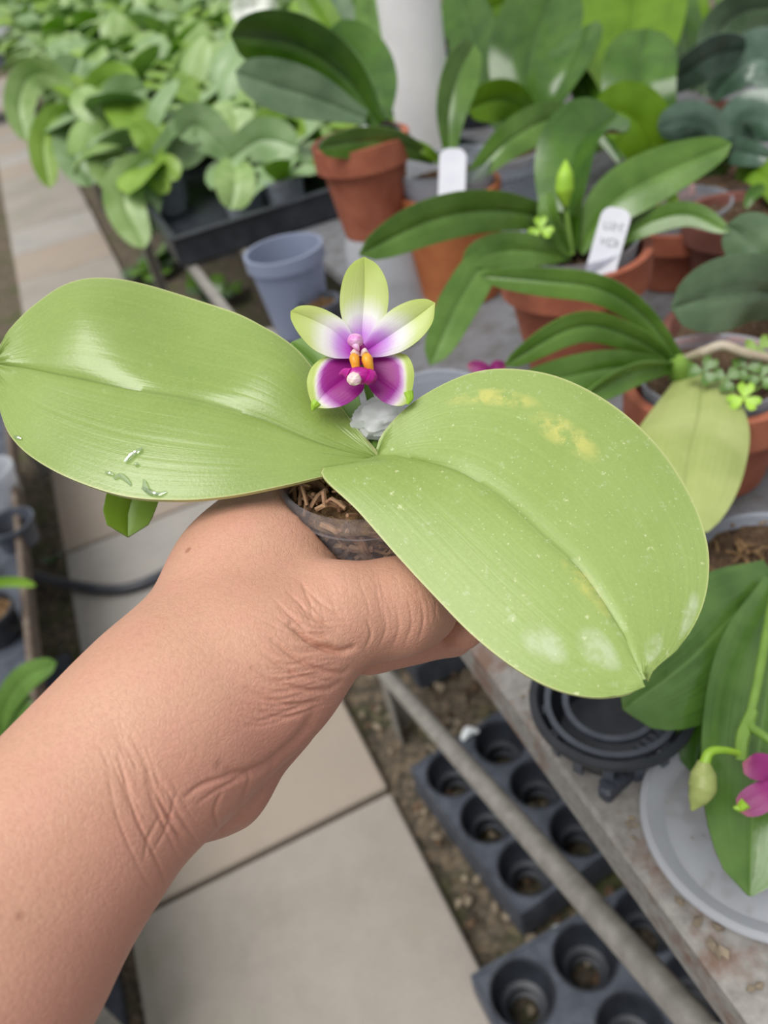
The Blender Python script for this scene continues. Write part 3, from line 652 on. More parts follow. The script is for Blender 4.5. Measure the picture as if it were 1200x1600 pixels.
for k in range(14):
    a = k*2*np.pi/14; dv = np.array([math.cos(a), math.sin(a), 0]); V, Fc = box(c+dv*.0440+UP*.022, (.003, .007, .024), rot_ax(a), .0005); obj('rib', V, Fc, M_['slate'], sq, False)
c = PZ(1000, 1188, BZ+.006); V, Fc = box(c-UP*.0, (.075, .010, .012), rot_ax(.25), .002)
tr = thing('ridged_strip', 'short ridged grey plastic strip between the black pot and the saucer', 'strip', c-UP*.006); obj('strip_bar', V, Fc, M_['slate'], tr, False)
for k in range(12):
    V, Fc = box(c+np.array([(k-5.5)*.006*math.cos(.25), (k-5.5)*.006*math.sin(.25), .007]), (.0022, .011, .003), rot_ax(.25)); obj('ridge', V, Fc, M_['slate'], tr, False)
o = chips('dirt', 900, lambda: np.array([.205+abs(random.gauss(0, .035)), random.choice([.255, .255, .09])+random.gauss(0, .035), BZ+.0015]), .004, M_['chip2']); tag(o, 'dark dirt crumbs heaped on the bench around the saucer', 'dirt')
o = chips('grit', 420, lambda: np.array([BX+.01+abs(random.gauss(.055, .035)), random.uniform(.05, .62), BZ+.002]), .0035, M_['chip1']); tag(o, 'dirty grit scattered along the bench edge beside the saucer', 'grit')

# ---------------------------------------------------------------- seedlings
def local_leaf(az, L, W, rise, droop, mat, root, twist=0, nl=12, nw=7, roll=0):
    t = np.linspace(0, 1, nl); h = np.array([math.cos(az), math.sin(az), 0]); ang = rise-droop*t**1.3
    dx = np.cumsum(np.cos(ang))*L/nl; dz = np.cumsum(np.sin(ang))*L/nl
    c = np.outer(dx-dx[0]+.004, h)+np.outer(dz-dz[0], UP)
    side = np.cross(UP, h)
    def s_fn(c, T): 
        n = unit(np.cross(T, side)); return unit(side*math.cos(roll)+n*math.sin(roll))
    def s2(c, T): return -s_fn(c, T)
    G = leaf_grid(c, W, s2, .18, .25, .45, .55, 2.0, nl, nw, .02)
    V, Fc, uv = sheet(G, .0012)
    return V, Fc, uv
protos = []
for v in range(7):
    parts = []
    nleaf = random.choice([4, 5, 5, 6]); a0 = random.uniform(0, 6.28)
    for k in range(nleaf):
        az = a0+k*2.4+random.uniform(-.3, .3); f = k/(nleaf-1)
        V, Fc, uv = local_leaf(az, random.uniform(.085, .135)*(1-.35*f), random.uniform(.042, .058)*(1-.2*f), .55+.6*f, 1.5+random.uniform(-.3, .6)-.7*f, None, None, roll=random.uniform(-.35, .35))
        o = obj('leaf', V, Fc, random.choice(M_['seed']), None, True, uv); me = o.data; bpy.data.objects.remove(o); parts.append(me)
    protos.append(parts)
V, Fc = lathe(pot_prof(.040, .031, .075, .0015, .002, .008), (0, 0, 0), n=28); o = obj('pot', V, Fc, M_['clear']); pot_me = o.data; bpy.data.objects.remove(o)
o = mound((0, 0, .064), .036, M_['bark'], 'potting_mix', None, .004, 5); mix_me = o.data; bpy.data.objects.remove(o)
def seedling(x, y, z, rz, s, v, label, pot=True, group='pale orchid seedlings crowded in the trays'):
    r = thing('orchid_seedling', label, 'seedling', (x, y, z), group); r.rotation_euler = (0, 0, rz)
    if pot:
        for nm, me in (('pot', pot_me), ('potting_mix', mix_me)):
            o = bpy.data.objects.new(nm, me); col.objects.link(o); o.parent = r
    for me in protos[v]:
        o = bpy.data.objects.new('leaf', me); col.objects.link(o); o.parent = r; o.location = (0, 0, .066); o.scale = (s, s, s)
    return r
TX0, TY0 = .150, 1.46                               # near left corner of the first tray
def seed_tray(x0, y0, w, l, label):
    root = thing('seed_tray', label, 'tray', (x0+w/2, y0+l/2, BZ)); mb = MB(); mb.add(*box((x0+w/2, y0+l/2, BZ+.002), (w, l, .004)))
    mb.build('tray_base', M_['black'], root, False)
    for (cx, cy, ww, ll) in ((x0+w/2, y0, w+.008, .006), (x0+w/2, y0+l, w+.008, .006), (x0, y0+l/2, .006, l), (x0+w, y0+l/2, .006, l)):
        V, Fc = box((cx, cy, BZ+.026), (ww, ll, .05), None, .002); obj('tray_side', V, Fc, M_['black'], root, False)
        V, Fc = box((cx, cy, BZ+.052), (ww+.006 if ww > ll else .014, ll+.006 if ll > ww else .014, .006), None, .002); obj('tray_lip', V, Fc, M_['black'], root, False)
for k, lb_ in enumerate(('black seed tray nearest the camera, full of pale seedlings', 'second black seed tray along the bench edge', 'third black seed tray along the bench edge', 'farthest black seed tray along the bench edge')):
    seed_tray(TX0, TY0+k*.80, .60, .76, lb_)
row = 0; y = TY0+.085
while y < 12.5:
    far = row >= 4; dx = .15 if not far else .21+.02*(y > 5)
    for i in range(4):
        x = TX0+.075+i*dx+random.uniform(-.015, .015)+(.04 if row % 2 else 0)
        if (row == 0 and i == 0) or (row in (1, 3) and i == 0): continue
        if row == 0: lab = ('', 'small seedling in a clear pot at the tray front, left of the round hanging leaf', 'small seedling in a clear pot at the tray front, right of the round hanging leaf', 'pale seedling at the near right tray corner beside the terracotta pot')[i]
        elif not far: lab = 'pale orchid seedling in the '+('second', 'third', 'fourth')[row-1]+' tray row, '+('on the path side', 'second from the path', 'third from the path', 'farthest from the path')[i]
        else: lab = 'pale orchid seedling in a distant row, '+('on the path side' if i == 0 else 'in the crowded middle')
        seedling(x, y, BZ+(.004 if y < TY0+3.15 and x < TX0+.58 else -.001), random.uniform(0, 6.28), (1.1 if row == 0 and i < 3 else random.uniform(1.8, 2.3)) if not far else random.uniform(2.3, 3.0), random.randrange(7), lab, True, 'pale seedlings in the seed trays')
    y += .155 if not far else .21+.03*(y > 4)+.05*(y > 6); row += 1
for k in range(45):
    yy = 2.0+random.uniform(0, 4.5); x = .95+random.uniform(0, .25+.12*yy)
    seedling(x, yy, BZ-.002, random.uniform(0, 6.28), random.uniform(1.8, 2.6), random.randrange(7), 'pale orchid seedling standing loose right of the seed trays in the far background', True, 'loose seedlings right of the trays')
# the big drooping seedlings along the near edge of the trays
def edge_seedling(px, py, d, label, leaves):
    c = P(px, py, d); b = np.array([c[0], c[1], BZ+.004]); r = thing('orchid_seedling', label, 'seedling', b, 'pale seedlings in the seed trays'); h = c[2]-b[2]
    V, Fc = lathe(pot_prof(.045, .034, min(.085, h), .0015, .002, .008), b, n=32); obj('pot', V, Fc, M_['clear'], r)
    mound(b+UP*min(.07, h*.9), .04, M_['bark'], 'potting_mix', r, .004, 6)
    if h > .07: V, Fc = tube([b+UP*.06, c], [.006, .005], 8); obj('stem', V, Fc, M_['stem'], r)
    for m, w, k, *rest in leaves: leaf([(a, b_, d+e) for a, b_, e in m], w, M_['seed'][k], r, *(rest or [0]), base=.45, peak=.55)
edge_seedling(118, 172, 2.25, 'pale seedling with arching leaves hanging over the path near the top left', [
    ([(118, 172, 0), (88, 122, -.03), (48, 118, -.06), (30, 165, -.08), (42, 222, -.08)], 48, 0), ([(116, 175, 0), (84, 182, -.05), (68, 228, -.08), (78, 294, -.08)], 44, 1),
    ([(120, 178, 0), (112, 215, -.05), (122, 255, -.07), (145, 290, -.07)], 60, 2), ([(120, 170, 0), (112, 130, .02), (125, 90, .03)], 70, 2), ([(122, 172, 0), (160, 130, 0), (190, 122, -.02), (215, 138, -.04)], 46, 1)])
edge_seedling(172, 190, 2.0, 'pale seedling with one broad leaf hanging straight down at the tray edge', [
    ([(172, 188, 0), (165, 225, -.05), (170, 262, -.06), (190, 300, -.06)], 64, 0), ([(172, 188, 0), (215, 205, -.03), (240, 222, -.04), (252, 245, -.05)], 40, 1), ([(172, 188, 0), (190, 150, .02), (230, 140, .03)], 56, 2), ([(170, 190, 0), (140, 165, .0), (120, 140, .02)], 50, 0)])
edge_seedling(242, 252, 1.64, 'pale seedling whose long leaf hangs lowest, below the near tray corner', [
    ([(240, 250, 0), (202, 272, -.04), (195, 320, -.06), (226, 388, -.06)], 62, 0), ([(242, 252, 0), (228, 290, -.03), (222, 330, -.04), (232, 372, -.04)], 56, 2), ([(244, 252, 0), (230, 215, -.02), (205, 195, -.03)], 44, 1), ([(244, 256, 0), (262, 262, -.02), (278, 280, -.03)], 40, 1), ([(244, 250, 0), (285, 225, .0), (305, 190, .02)], 70, 2), ([(240, 258, 0), (250, 285, -.03), (262, 302, -.04)], 34, 1)])
edge_seedling(362, 250, 1.53, 'pale seedling with a round leaf hanging over the front tray lip', [
    ([(362, 248, 0), (366, 275, -.04), (366, 300, -.05), (360, 328, -.05)], 64, 0), ([(362, 246, 0), (335, 215, -.02), (305, 195, -.03), (280, 215, -.04)], 66, 2), ([(364, 246, 0), (400, 222, -.02), (430, 220, -.03), (466, 232, -.04)], 66, 2), ([(364, 244, 0), (370, 205, .01), (360, 170, .02)], 66, 0), ([(366, 246, 0), (420, 190, .02), (450, 190, .02), (478, 210, .0)], 40, 1)])
# white bloom far back and leafy plants closing the end of the path
wb = P(398, 22, 2.6); wbb = np.array([wb[0], wb[1], BZ]); wf = thing('white_bloom', 'white flower on a short stem at the top edge above the dark-leaved orchid', 'flower', wbb)
V, Fc = tube([wbb, (wbb+wb)/2+np.array([.01, 0, 0]), wb], .003, 8); obj('stem', V, Fc, M_['stem'], wf)
for k in range(5):
    a = k*1.257+.3; leaf([(398, 10, 2.58), (398+22*math.cos(a), 10+16*math.sin(a), 2.55), (398+40*math.cos(a), 10+26*math.sin(a), 2.57)], 34, M_['wad_f'], wf, name='petal', nl=10, nw=7)
fb = thing('cross_bench', 'dark bench across the far end of the path', 'bench', (-1.2, 9.3, 0))
V, Fc = box((-1.2, 9.3, .48), (2.6, .8, .04), None, .004); obj('bench_top', V, Fc, M_['slate'], fb, False)
for x in (-2.45, .05): V, Fc = box((x, 9.0, .23), (.05, .05, .46), None, .004); obj('leg', V, Fc, M_['alu'], fb, False)
for k in range(12):
    seedling(-2.3+k*.21, 9.2+random.uniform(-.15, .25), .5, random.uniform(0, 6.28), random.uniform(4, 5), k % 7, 'big leafy plant on the bench closing the far end of the path', True, 'leafy plants at the far end of the path')
# weeds in the dark strip under the tray
def weed(px, py, z, s, label, n=16):
    b = PZ(px, py, z); r = thing('ground_weed', label, 'weed', b, 'weeds on the dark soil')
    for k in range(n):
        az = random.uniform(0, 6.28); V, Fc, uv = local_leaf(az, s*random.uniform(.5, 1), s*.42, random.uniform(.6, 1.4), random.uniform(.6, 1.8), None, None, nl=7, nw=5)
        obj('leaf', V+b, Fc, M_['grey'] if k % 2 else M_['mid'], r, True, uv)
weed(245, 430, 0, .22, 'leafy weed on the soil under the near corner of the seed tray', 24)
weed(262, 485, 0, .12, 'leafy weed on the soil beside the paving, above the held left leaf')
weed(340, 470, .0, .20, 'leafy weed seen through the bench slats left of the bluish pot')
weed(85, 880, 0, .05, 'tiny weed on the soil by the hose on the left', 8)
# ---------------------------------------------------------------- the held orchid
RC = P(574, 716, .290); PTILT = unit(np.array([.03, -.05, 1.0])); PRAD, PBOT, PH = .0335, .026, .062
PB = RC-PTILT*PH                                     # bottom centre of the held pot
held = thing('orchid', 'two-leaved orchid with a white, lime and magenta flower, held up in a small clear pot', 'plant', PB)
def held_clear():
    t = NT('scratched_clear_plastic'); ob = t.obj(); fr = t.n('LayerWeight', {0: .3}).outputs[1]
    sc1 = t.ramp(t.noise(ob, 130, 4, .7), [(.55, 0.), (.75, .35)])
    a = t.math('MINIMUM', t.math('ADD', t.math('ADD', t.math('MULTIPLY', fr, .30), .03), t.math('MULTIPLY', sc1, .5)), 1.0)
    return t.done(t.mixs(a, t.n('BsdfTransparent', {0: (.98, .98, .99, 1)}).outputs[0], t.pr((.66, .66, .70, 1), .10)))
M_['hclear'] = held_clear()
V, Fc = lathe([(.0005, 0), (PBOT, 0), (PRAD-.0012, PH-.010), (PRAD+.0002, PH-.0095), (PRAD+.0008, PH-.001), (PRAD, PH), (PRAD-.0012, PH-.001), (PRAD-.0016, PH-.010), (PBOT-.001, .001), (.0005, .001)], PB, PTILT, 72)
obj('clear_pot', V, Fc, M_['hclear'], held)
V, Fc = lathe([(PBOT-.0042, .003), (PBOT+(PRAD-PBOT)*.45-.0042, .028), (PRAD-.0055, PH-.012)], PB, PTILT, 60)
V = V+rng.normal(0, .0006, V.shape)
M_['held_mix'] = moss_mat('wet_sphagnum', S(84, 62, 52), S(134, 104, 84), S(190, 154, 122))
rbo = obj('root_ball', V, Fc, M_['held_mix'], held)
M_['strand'] = solid('pale_sphagnum_strands', S(196, 160, 124), S(140, 106, 82), .85, 150, .4)
mb = MB()
for k in range(420):
    a = random.uniform(0, 6.28); h = random.uniform(.006, PH-.012); x0_, y0_, _ = frame(PTILT)
    def wp(a, h): return PB+PTILT*h+(x0_*math.cos(a)+y0_*math.sin(a))*(PBOT+(PRAD-PBOT)*h/PH-.0030-random.uniform(0, .0012))
    da, dh = random.uniform(-.35, .35), random.uniform(-.009, .009); mb.add(*tube([wp(a, h), wp(a+da*.5+random.uniform(-.1, .1), np.clip(h+dh*.5, .004, PH-.01)), wp(a+da, np.clip(h+dh, .004, PH-.01))], random.uniform(.0005, .0015), 5, 6))
o = mb.build('moss_strands', M_['strand'], held); o['kind'] = 'stuff'
x_, y_, _ = frame(PTILT)
mound(RC-PTILT*.011, PRAD-.003, M_['moss'], 'moss', held, .0022, 16, .003)
bits(RC-PTILT*.008, PRAD-.005, held, M_['strand'], 'moss_strands', 190, .012, .0007)

def held_leaf_mat(name, c1, c2, scars):
    t = NT(name); uv = t.uv(); ob = t.obj(); sep = t.n('SeparateXYZ', {0: uv}); U, Vv = sep.outputs[0], sep.outputs[1]
    c = t.mix(t.ramp(t.noise(ob, 14, 4), [(.35, 0.), (.65, 1.)]), c1, c2)
    fine = t.noise(ob, 900, 2, .6); c = t.mix(t.math('MULTIPLY', t.ramp(fine, [(.4, 0.), (.7, 1.)]), .22), c, mul(c2, 1.25))
    st = t.noise(t.mapv(uv, (46, 1.6, 1)), 1.0, 3)
    c = t.mix(t.math('MULTIPLY', t.ramp(st, [(.5, 0.), (.66, 1.)]), .14), c, mul(c2, 1.25))
    au = t.math('ABSOLUTE', t.math('SUBTRACT', U, .5))
    c = t.mix(t.math('MULTIPLY', t.ramp(au, [(0., 1.), (.012, 0.)]), .45), c, mul(c1, .62))
    c = t.mix(t.ramp(au, [(.490, 0.), (.497, .8)]), c, S(200, 205, 140))                 # pale rim of the leaf
    sp = t.ramp(t.noise(ob, 330, 3, .65), [(.66, 0.), (.72, 1.)]); c = t.mix(t.math('MULTIPLY', sp, scars*.7), c, S(222, 228, 178))
    v2 = t.n('TexVoronoi', {'Vector': ob, 'Scale': 420.0}).outputs[0]; c = t.mix(t.math('MULTIPLY', t.ramp(v2, [(.05, 1.), (.13, 0.)]), scars*.6), c, S(228, 234, 190))
    if scars > .5:
        # yellow scar band on the upper half and near the tip, and chalky deposits by the tip
        bw = t.noise(ob, 60, 4, .7)
        def blob(cu, cv, ru, rv):
            a = t.math('DIVIDE', t.math('SUBTRACT', U, cu), ru); b = t.math('DIVIDE', t.math('SUBTRACT', Vv, cv), rv)
            return t.ramp(t.math('ADD', t.math('MULTIPLY', a, a), t.math('MULTIPLY', b, b)), [(.2, 1.), (1., 0.)])
        yl = t.math('MAXIMUM', t.math('MAXIMUM', blob(.845, .27, .05, .10), blob(.80, .43, .06, .09)), t.math('MULTIPLY', blob(.47, .74, .05, .10), .8))
        yl = t.math('MULTIPLY', yl, t.ramp(t.noise(ob, 130, 5, .7), [(.40, 0.), (.58, 1.)])); c = t.mix(t.math('MULTIPLY', yl, .8), c, S(212, 208, 116))
        wl = t.math('MAXIMUM', t.math('MAXIMUM', blob(.30, .86, .10, .07), blob(.16, .76, .08, .06)), t.math('MAXIMUM', blob(.93, .86, .05, .05), blob(.72, .93, .10, .04)))
        wl = t.math('MULTIPLY', wl, t.ramp(bw, [(.38, 0.), (.55, 1.)])); c = t.mix(t.math('MULTIPLY', wl, .62), c, S(206, 218, 184))
        sc2 = t.ramp(t.noise(t.mapv(ob, (1, 1, 1)), 210, 5, .75), [(.60, 0.), (.68, 1.)]); c = t.mix(t.math('MULTIPLY', sc2, .28), c, S(215, 224, 190))
    nm = t.bump(t.math('ADD', t.math('MULTIPLY', st, .9), t.math('MULTIPLY', fine, .35)), .30, .0006)
    rg = t.ramp(t.noise(ob, 24, 4), [(.35, .24), (.65, .38)]) if scars < .5 else .42
    a = t.pr(c, rg, Normal=nm, **{'Coat Weight': .5 if scars < .5 else .15, 'Coat Roughness': .26, 'Coat Normal': nm}); b = t.n('BsdfTranslucent', {0: t.mix(1.0, c, (1., 1.1, .6, 1), 'MULTIPLY')}).outputs[0]
    return t.done(t.mixs(.14, a, b))
M_['hl'] = held_leaf_mat('held_left_leaf', S(138, 163, 76), S(154, 177, 94), .25)
M_['hr'] = held_leaf_mat('held_right_leaf', S(146, 170, 86), S(160, 182, 104), .9)
def leaf_edges(Lp, Mp, Rp, mat, parent, fn=None, nl=70, nw=41, thick=.0016, bulge=.06, groove=.0011, name='leaf', label=None):
    Lc, Mc, Rc = (spline([P(*q) for q in e], nl) for e in (Lp, Mp, Rp))
    u = np.linspace(-1, 1, nw); G = np.zeros((nl, nw, 3)); wv = np.linalg.norm(Lc-Rc, axis=1)
    for j, uu in enumerate(u):
        E_ = Rc if uu > 0 else Lc; a = abs(uu); G[:, j] = Mc+(E_-Mc)*a
    n = unit(np.cross(Rc-Lc+1e-9, np.gradient(Mc, axis=0))); n = n*np.sign(np.sum(n*(CAM-Mc), 1))[:, None]
    n[0] = n[2]; n[1] = n[2]; n[-1] = n[-3]; n[-2] = n[-3]
    t = np.linspace(0, 1, nl)[:, None]; a = np.abs(u)[None]
    off = bulge*(wv[:, None]/2)*4*a*(1-a)*.5-groove*np.exp(-(u[None]/.05)**2)*np.minimum(1, wv[:, None]/.02)
    if fn: off = off+fn(t, u[None])
    G = G+n[:, None]*off[..., None]
    V, Fc, uv = sheet(G, thick)
    o = obj(name, V, Fc, mat, parent, True, uv)
    if label: o['label'] = label
    return o
def waveL(t, u):
    up = np.clip(u, 0, 1)
    return .0046*np.sin((t-.15)*13.0)*np.sin(np.clip(up, 0, 1)*np.pi*.75)*np.clip(t*3, 0, 1)*np.clip((1-t)*4, 0, 1)+.0016*np.sin(t*9+2)*np.clip(-u, 0, 1)**1.5*np.clip((1-t)*3, 0, 1)+.00016*np.sin(u*70+t*6)
left_low = [(592, 720, .283), (550, 735, .278), (500, 745, .273), (440, 757, .269), (350, 773, .266), (270, 780, .266), (190, 776, .269), (110, 750, .275), (50, 715, .281), (15, 680, .286), (0, 645, .291), (-5, 618, .295), (-7, 592, .298)]
left_mid = [(592, 717, .283), (500, 690, .281), (400, 650, .281), (300, 622, .283), (200, 605, .287), (100, 585, .292), (40, 573, .297), (-4, 568, .299)]
left_top = [(590, 714, .283), (545, 650, .288), (500, 595, .293), (465, 555, .297), (420, 520, .301), (360, 480, .305), (280, 453, .309), (190, 441, .311), (110, 449, .311), (50, 479, .308), (16, 510, .304), (3, 532, .301), (-3, 552, .299)]
leaf_edges(left_low, left_mid, left_top, M_['hl'], held, waveL, label='broad smooth green leaf pointing left')
def waveR(t, u): return .0022*np.sin(t*7+.8)*np.clip(u, 0, 1)**1.2*np.clip((1-t)*3, 0, 1)+.0012*np.sin(t*10)*np.clip(-u, 0, 1)*np.clip((1-t)*3, 0, 1)+.00012*np.sin(u*60+t*5)
right_low = [(592, 718, .283), (545, 736, .276), (505, 748, .270), (560, 800, .262), (620, 865, .253), (680, 930, .245), (740, 995, .238), (800, 1045, .232), (860, 1078, .228), (920, 1092, .226), (965, 1090, .226), (990, 1082, .226), (1001, 1070, .227)]
right_mid = [(592, 714, .283), (650, 722, .275), (720, 740, .265), (790, 785, .256), (850, 840, .248), (900, 885, .243), (945, 945, .237), (975, 1000, .232), (1002, 1064, .227)]
right_top = [(590, 706, .283), (610, 678, .284), (650, 640, .284), (700, 610, .285), (750, 590, .285), (800, 584, .284), (860, 590, .282), (920, 612, .278), (980, 650, .273), (1035, 705, .267), (1078, 775, .260), (1101, 845, .253), (1103, 905, .247), (1090, 960, .241), (1060, 1012, .235), (1028, 1038, .231), (1012, 1049, .229), (1005, 1060, .228)]
leaf_edges(right_low, right_mid, right_top, M_['hr'], held, waveR, label='broad scarred pale green leaf pointing towards the viewer')
M_['hb2'] = leaf_mat('held_lower_leaf', S(128, 168, 40), S(146, 184, 58), .35, .4)
M_['hb'] = leaf_mat('held_back_leaf', S(112, 152, 60), S(128, 168, 74), .4, .3)
leaf([(480, 720, .300), (330, 705, .310), (235, 740, .313), (203, 790, .312), (200, 838, .310)], 76, M_['hb2'], held, 0, fold=.3, base=.4, peak=.85, tip=2.6, label='lower leaf tip showing under the left leaf')
leaf([(560, 700, .296), (530, 640, .305), (500, 580, .312), (455, 535, .318)], 80, M_['hb'], held, 0, fold=.2, base=.5, label='leaf half hidden behind the flower')
V, Fc = tube([RC-PTILT*.01, P(588, 745, .290), P(588, 730, .289), P(589, 718, .288)], [.006, .006, .004, .002], 14); obj('crown', V, Fc, M_['hb'], held)
# crumpled white wad at the crown
def wad(c, rx, ry, rz_, ax, amp, name, mat, parent):
    nu, nv = 28, 18; V = []; Fc = []
    for i in range(nv+1):
        for j in range(nu):
            th = math.pi*i/nv; ph = 2*math.pi*j/nu; d = np.array([math.sin(th)*math.cos(ph), math.sin(th)*math.sin(ph), math.cos(th)])
            k = 1+amp*(math.sin(d[0]*7+d[1]*5)*.5+abs(math.sin(d[1]*6+d[2]*4+1))-.5+.5*math.sin(d[2]*9-d[0]*6))
            V.append(np.asarray(c)+(d*np.array([rx, ry, rz_])*k)@ax)
    for i in range(nv):
        for j in range(nu): Fc.append((i*nu+j, (i+1)*nu+j, (i+1)*nu+(j+1) % nu, i*nu+(j+1) % nu))
    return obj(name, V, Fc, mat, parent)
CAX = np.array([cr, cd, cf])                           # rows: camera axes in world
_w = NT('crumpled_white_paper'); _o = _w.obj(); _b = _w.bump(_w.noise(_o, 240, 4), .5, .001)
M_['wad'] = _w.done(_w.mixs(.5, _w.pr(S(250, 252, 253), .5, Normal=_b), _w.n('BsdfTranslucent', {0: S(246, 250, 252), 'Normal': _b}).outputs[0]))
wad(P(592, 655, .289), .0098, .0070, .005, CAX, .17, 'crumpled_wad', M_['wad'], held)

# flower ------------------------------------------------------
FD = .278
def petal_mat(name, stops, wide=1.0, side=None):
    t = NT(name); uv = t.uv(); sep = t.n('SeparateXYZ', {0: uv}); U, Vv = sep.outputs[0], sep.outputs[1]
    n_ = t.noise(t.mapv(uv, (40, 3, 1)), 1.0, 3); n2 = t.noise(uv, 60, 3)
    v = t.math('ADD', Vv, t.math('MULTIPLY', t.math('SUBTRACT', n_, .5), .10)); v = t.math('ADD', v, t.math('MULTIPLY', t.math('SUBTRACT', n2, .5), .05))
    au = t.math('MULTIPLY', t.math('ABSOLUTE', t.math('SUBTRACT', U, .5)), 2.0)
    if side is None: v = t.math('ADD', v, t.math('MULTIPLY', t.math('MULTIPLY', au, au), .22*wide))
    else: v = t.math('ADD', v, t.math('MULTIPLY', t.math('POWER', t.math('MAXIMUM', t.math('MULTIPLY', t.math('SUBTRACT', U, .5), 2.0*side), t.math('MULTIPLY', au, .35)), 2.2), .72))
    c = t.ramp(v, stops)
    nm = t.bump(t.noise(t.mapv(uv, (26, 1.2, 1)), 1.0, 2), .25, .0005)
    a = t.pr(c, .42, Normal=nm, **{'Subsurface Weight': .0}); b = t.n('BsdfTranslucent', {0: c}).outputs[0]
    return t.done(t.mixs(.25, a, b))
G1, G2, WH = S(196, 214, 112), S(216, 228, 150), S(242, 242, 236)
PU1, PU2, DP = S(196, 84, 208), S(206, 140, 226), S(160, 16, 138)
M_['sep_d'] = petal_mat('dorsal_sepal_colours', [(0., S(190, 60, 200)), (.2, PU2), (.34, S(232, 214, 238)), (.42, WH), (.62, G2), (1., G1)])
M_['pet'] = petal_mat('petal_colours', [(0., S(184, 40, 190)), (.14, PU1), (.30, S(212, 160, 232)), (.42, S(238, 228, 240)), (.52, WH), (.72, G2), (1., S(200, 216, 116))])
SL = [(0., S(150, 14, 130)), (.55, DP), (.66, S(168, 40, 160)), (.76, S(220, 170, 224)), (.84, S(240, 236, 226)), (.93, G2), (1., G1)]
M_['lat_l'] = petal_mat('left_lateral_sepal_colours', SL, side=1.0); M_['lat_r'] = petal_mat('right_lateral_sepal_colours', SL, side=-1.0)
FC = P(562, 560, FD+.004)
flower = thing('flower', '', '', FC)
for k in ('label', 'category'):
    if k in flower: del flower[k]
flower.parent = held; flower.location = Vector(FC-PB)
flower['label'] = 'white and lime flower with magenta lower sepals'
def petal(L, Mi, R, mat, name, cup=.12, thick=.0007, groove=.0002, nl=34):
    return leaf_edges(L, Mi, R, mat, flower, None, nl, 21, thick, cup, groove, name)
d0 = FD+.002
petal([(556, 545, d0), (535, 500, d0), (531, 465, d0-.001), (538, 430, d0-.002), (552, 410, d0-.002), (569, 401, d0-.002)], [(564, 548, d0), (567, 500, d0+.002), (570, 450, d0+.001), (569, 401, d0-.002)],
      [(574, 545, d0), (600, 500, d0), (607, 470, d0-.001), (604, 440, d0-.002), (590, 414, d0-.002), (569, 401, d0-.002)], M_['sep_d'], 'dorsal_sepal')
petal([(552, 560, FD), (520, 559, FD-.001), (490, 546, FD-.002), (468, 523, FD-.003), (455, 500, FD-.003), (454, 486, FD-.003)], [(556, 552, FD+.001), (525, 520, FD), (490, 500, FD-.001), (454, 486, FD-.003)],
      [(558, 540, FD), (540, 505, FD-.001), (515, 487, FD-.002), (490, 478, FD-.003), (468, 478, FD-.003), (454, 486, FD-.003)], M_['pet'], 'petal', .15)
petal([(568, 540, FD), (585, 510, FD-.001), (610, 485, FD-.002), (640, 470, FD-.003), (665, 467, FD-.003), (680, 473, FD-.003)], [(570, 550, FD+.001), (605, 527, FD), (645, 500, FD-.001), (680, 473, FD-.003)],
      [(574, 558, FD), (600, 557, FD-.001), (630, 548, FD-.002), (658, 528, FD-.003), (676, 503, FD-.003), (680, 473, FD-.003)], M_['pet'], 'petal', .15)
d1 = FD+.003
petal([(565, 585, d1-.001), (569, 605, d1-.003), (555, 622, d1-.004), (535, 634, d1-.004), (512, 638, d1-.004), (490, 637, d1-.003)], [(556, 580, d1), (530, 597, d1-.002), (508, 615, d1-.003), (490, 637, d1-.003)],
      [(545, 560, d1), (512, 557, d1-.001), (490, 570, d1-.002), (480, 592, d1-.003), (482, 615, d1-.003), (490, 637, d1-.003)], M_['lat_l'], 'lateral_sepal', .10)
petal([(578, 560, d1), (612, 552, d1-.001), (635, 555, d1-.002), (646, 575, d1-.003), (646, 600, d1-.003), (638, 630, d1-.003)], [(572, 578, d1), (598, 597, d1-.002), (620, 612, d1-.003), (638, 630, d1-.003)],
      [(566, 585, d1-.001), (580, 610, d1-.003), (596, 626, d1-.004), (612, 633, d1-.004), (626, 634, d1-.004), (638, 630, d1-.003)], M_['lat_r'], 'lateral_sepal', .10)
for (a, b, c_) in (((496, 628, d1-.003), (491, 634, d1-.003), (488, 641, d1-.003)), ((638, 612, d1-.003), (640, 622, d1-.003), (637, 632, d1-.003))):
    V, Fc = tube([P(*a), P(*b), P(*c_)], [.0018, .0014, .0004], 8); obj('sepal_tip', V, Fc, M_['lime'], flower)
M_['col'] = solid('pale_pink_column', S(236, 190, 224), S(214, 120, 200), .4, 300, .1)
M_['mag'] = solid('magenta_lip', S(190, 24, 150), S(160, 14, 128), .35, 400, .1)
M_['yel'] = solid('yellow_side_lobe', S(244, 176, 48), S(232, 150, 40), .4, 400, .1)
M_['pale'] = solid('pale_lip_tip', S(240, 226, 200), S(232, 190, 214), .4, 500, .1)
V, Fc = tube([P(562, 560, FD+.001), P(560, 548, FD-.003), P(556, 535, FD-.006)], [.0030, .0030, .0022], 12); obj('column', V, Fc, M_['mag'], flower)
wad(P(555, 532, FD-.0075), .0027, .0023, .0024, CAX, .05, 'anther_cap', M_['col'], flower)
V, Fc = tube([P(552, 534, FD-.007), P(557, 542, FD-.0085), P(560, 548, FD-.008)], [.0012, .0013, .0005], 8); obj('beak', V, Fc, M_['col'], flower)
for pts, rr in (([(552, 553, FD-.004), (554, 562, FD-.007), (556, 574, FD-.007)], [.0008, .0018, .0014]), ([(571, 551, FD-.004), (574, 563, FD-.007), (578, 579, FD-.006)], [.0008, .0020, .0014])):
    V, Fc = tube([P(*q) for q in pts], rr, 10); obj('side_lobe', V, Fc, M_['yel'], flower)
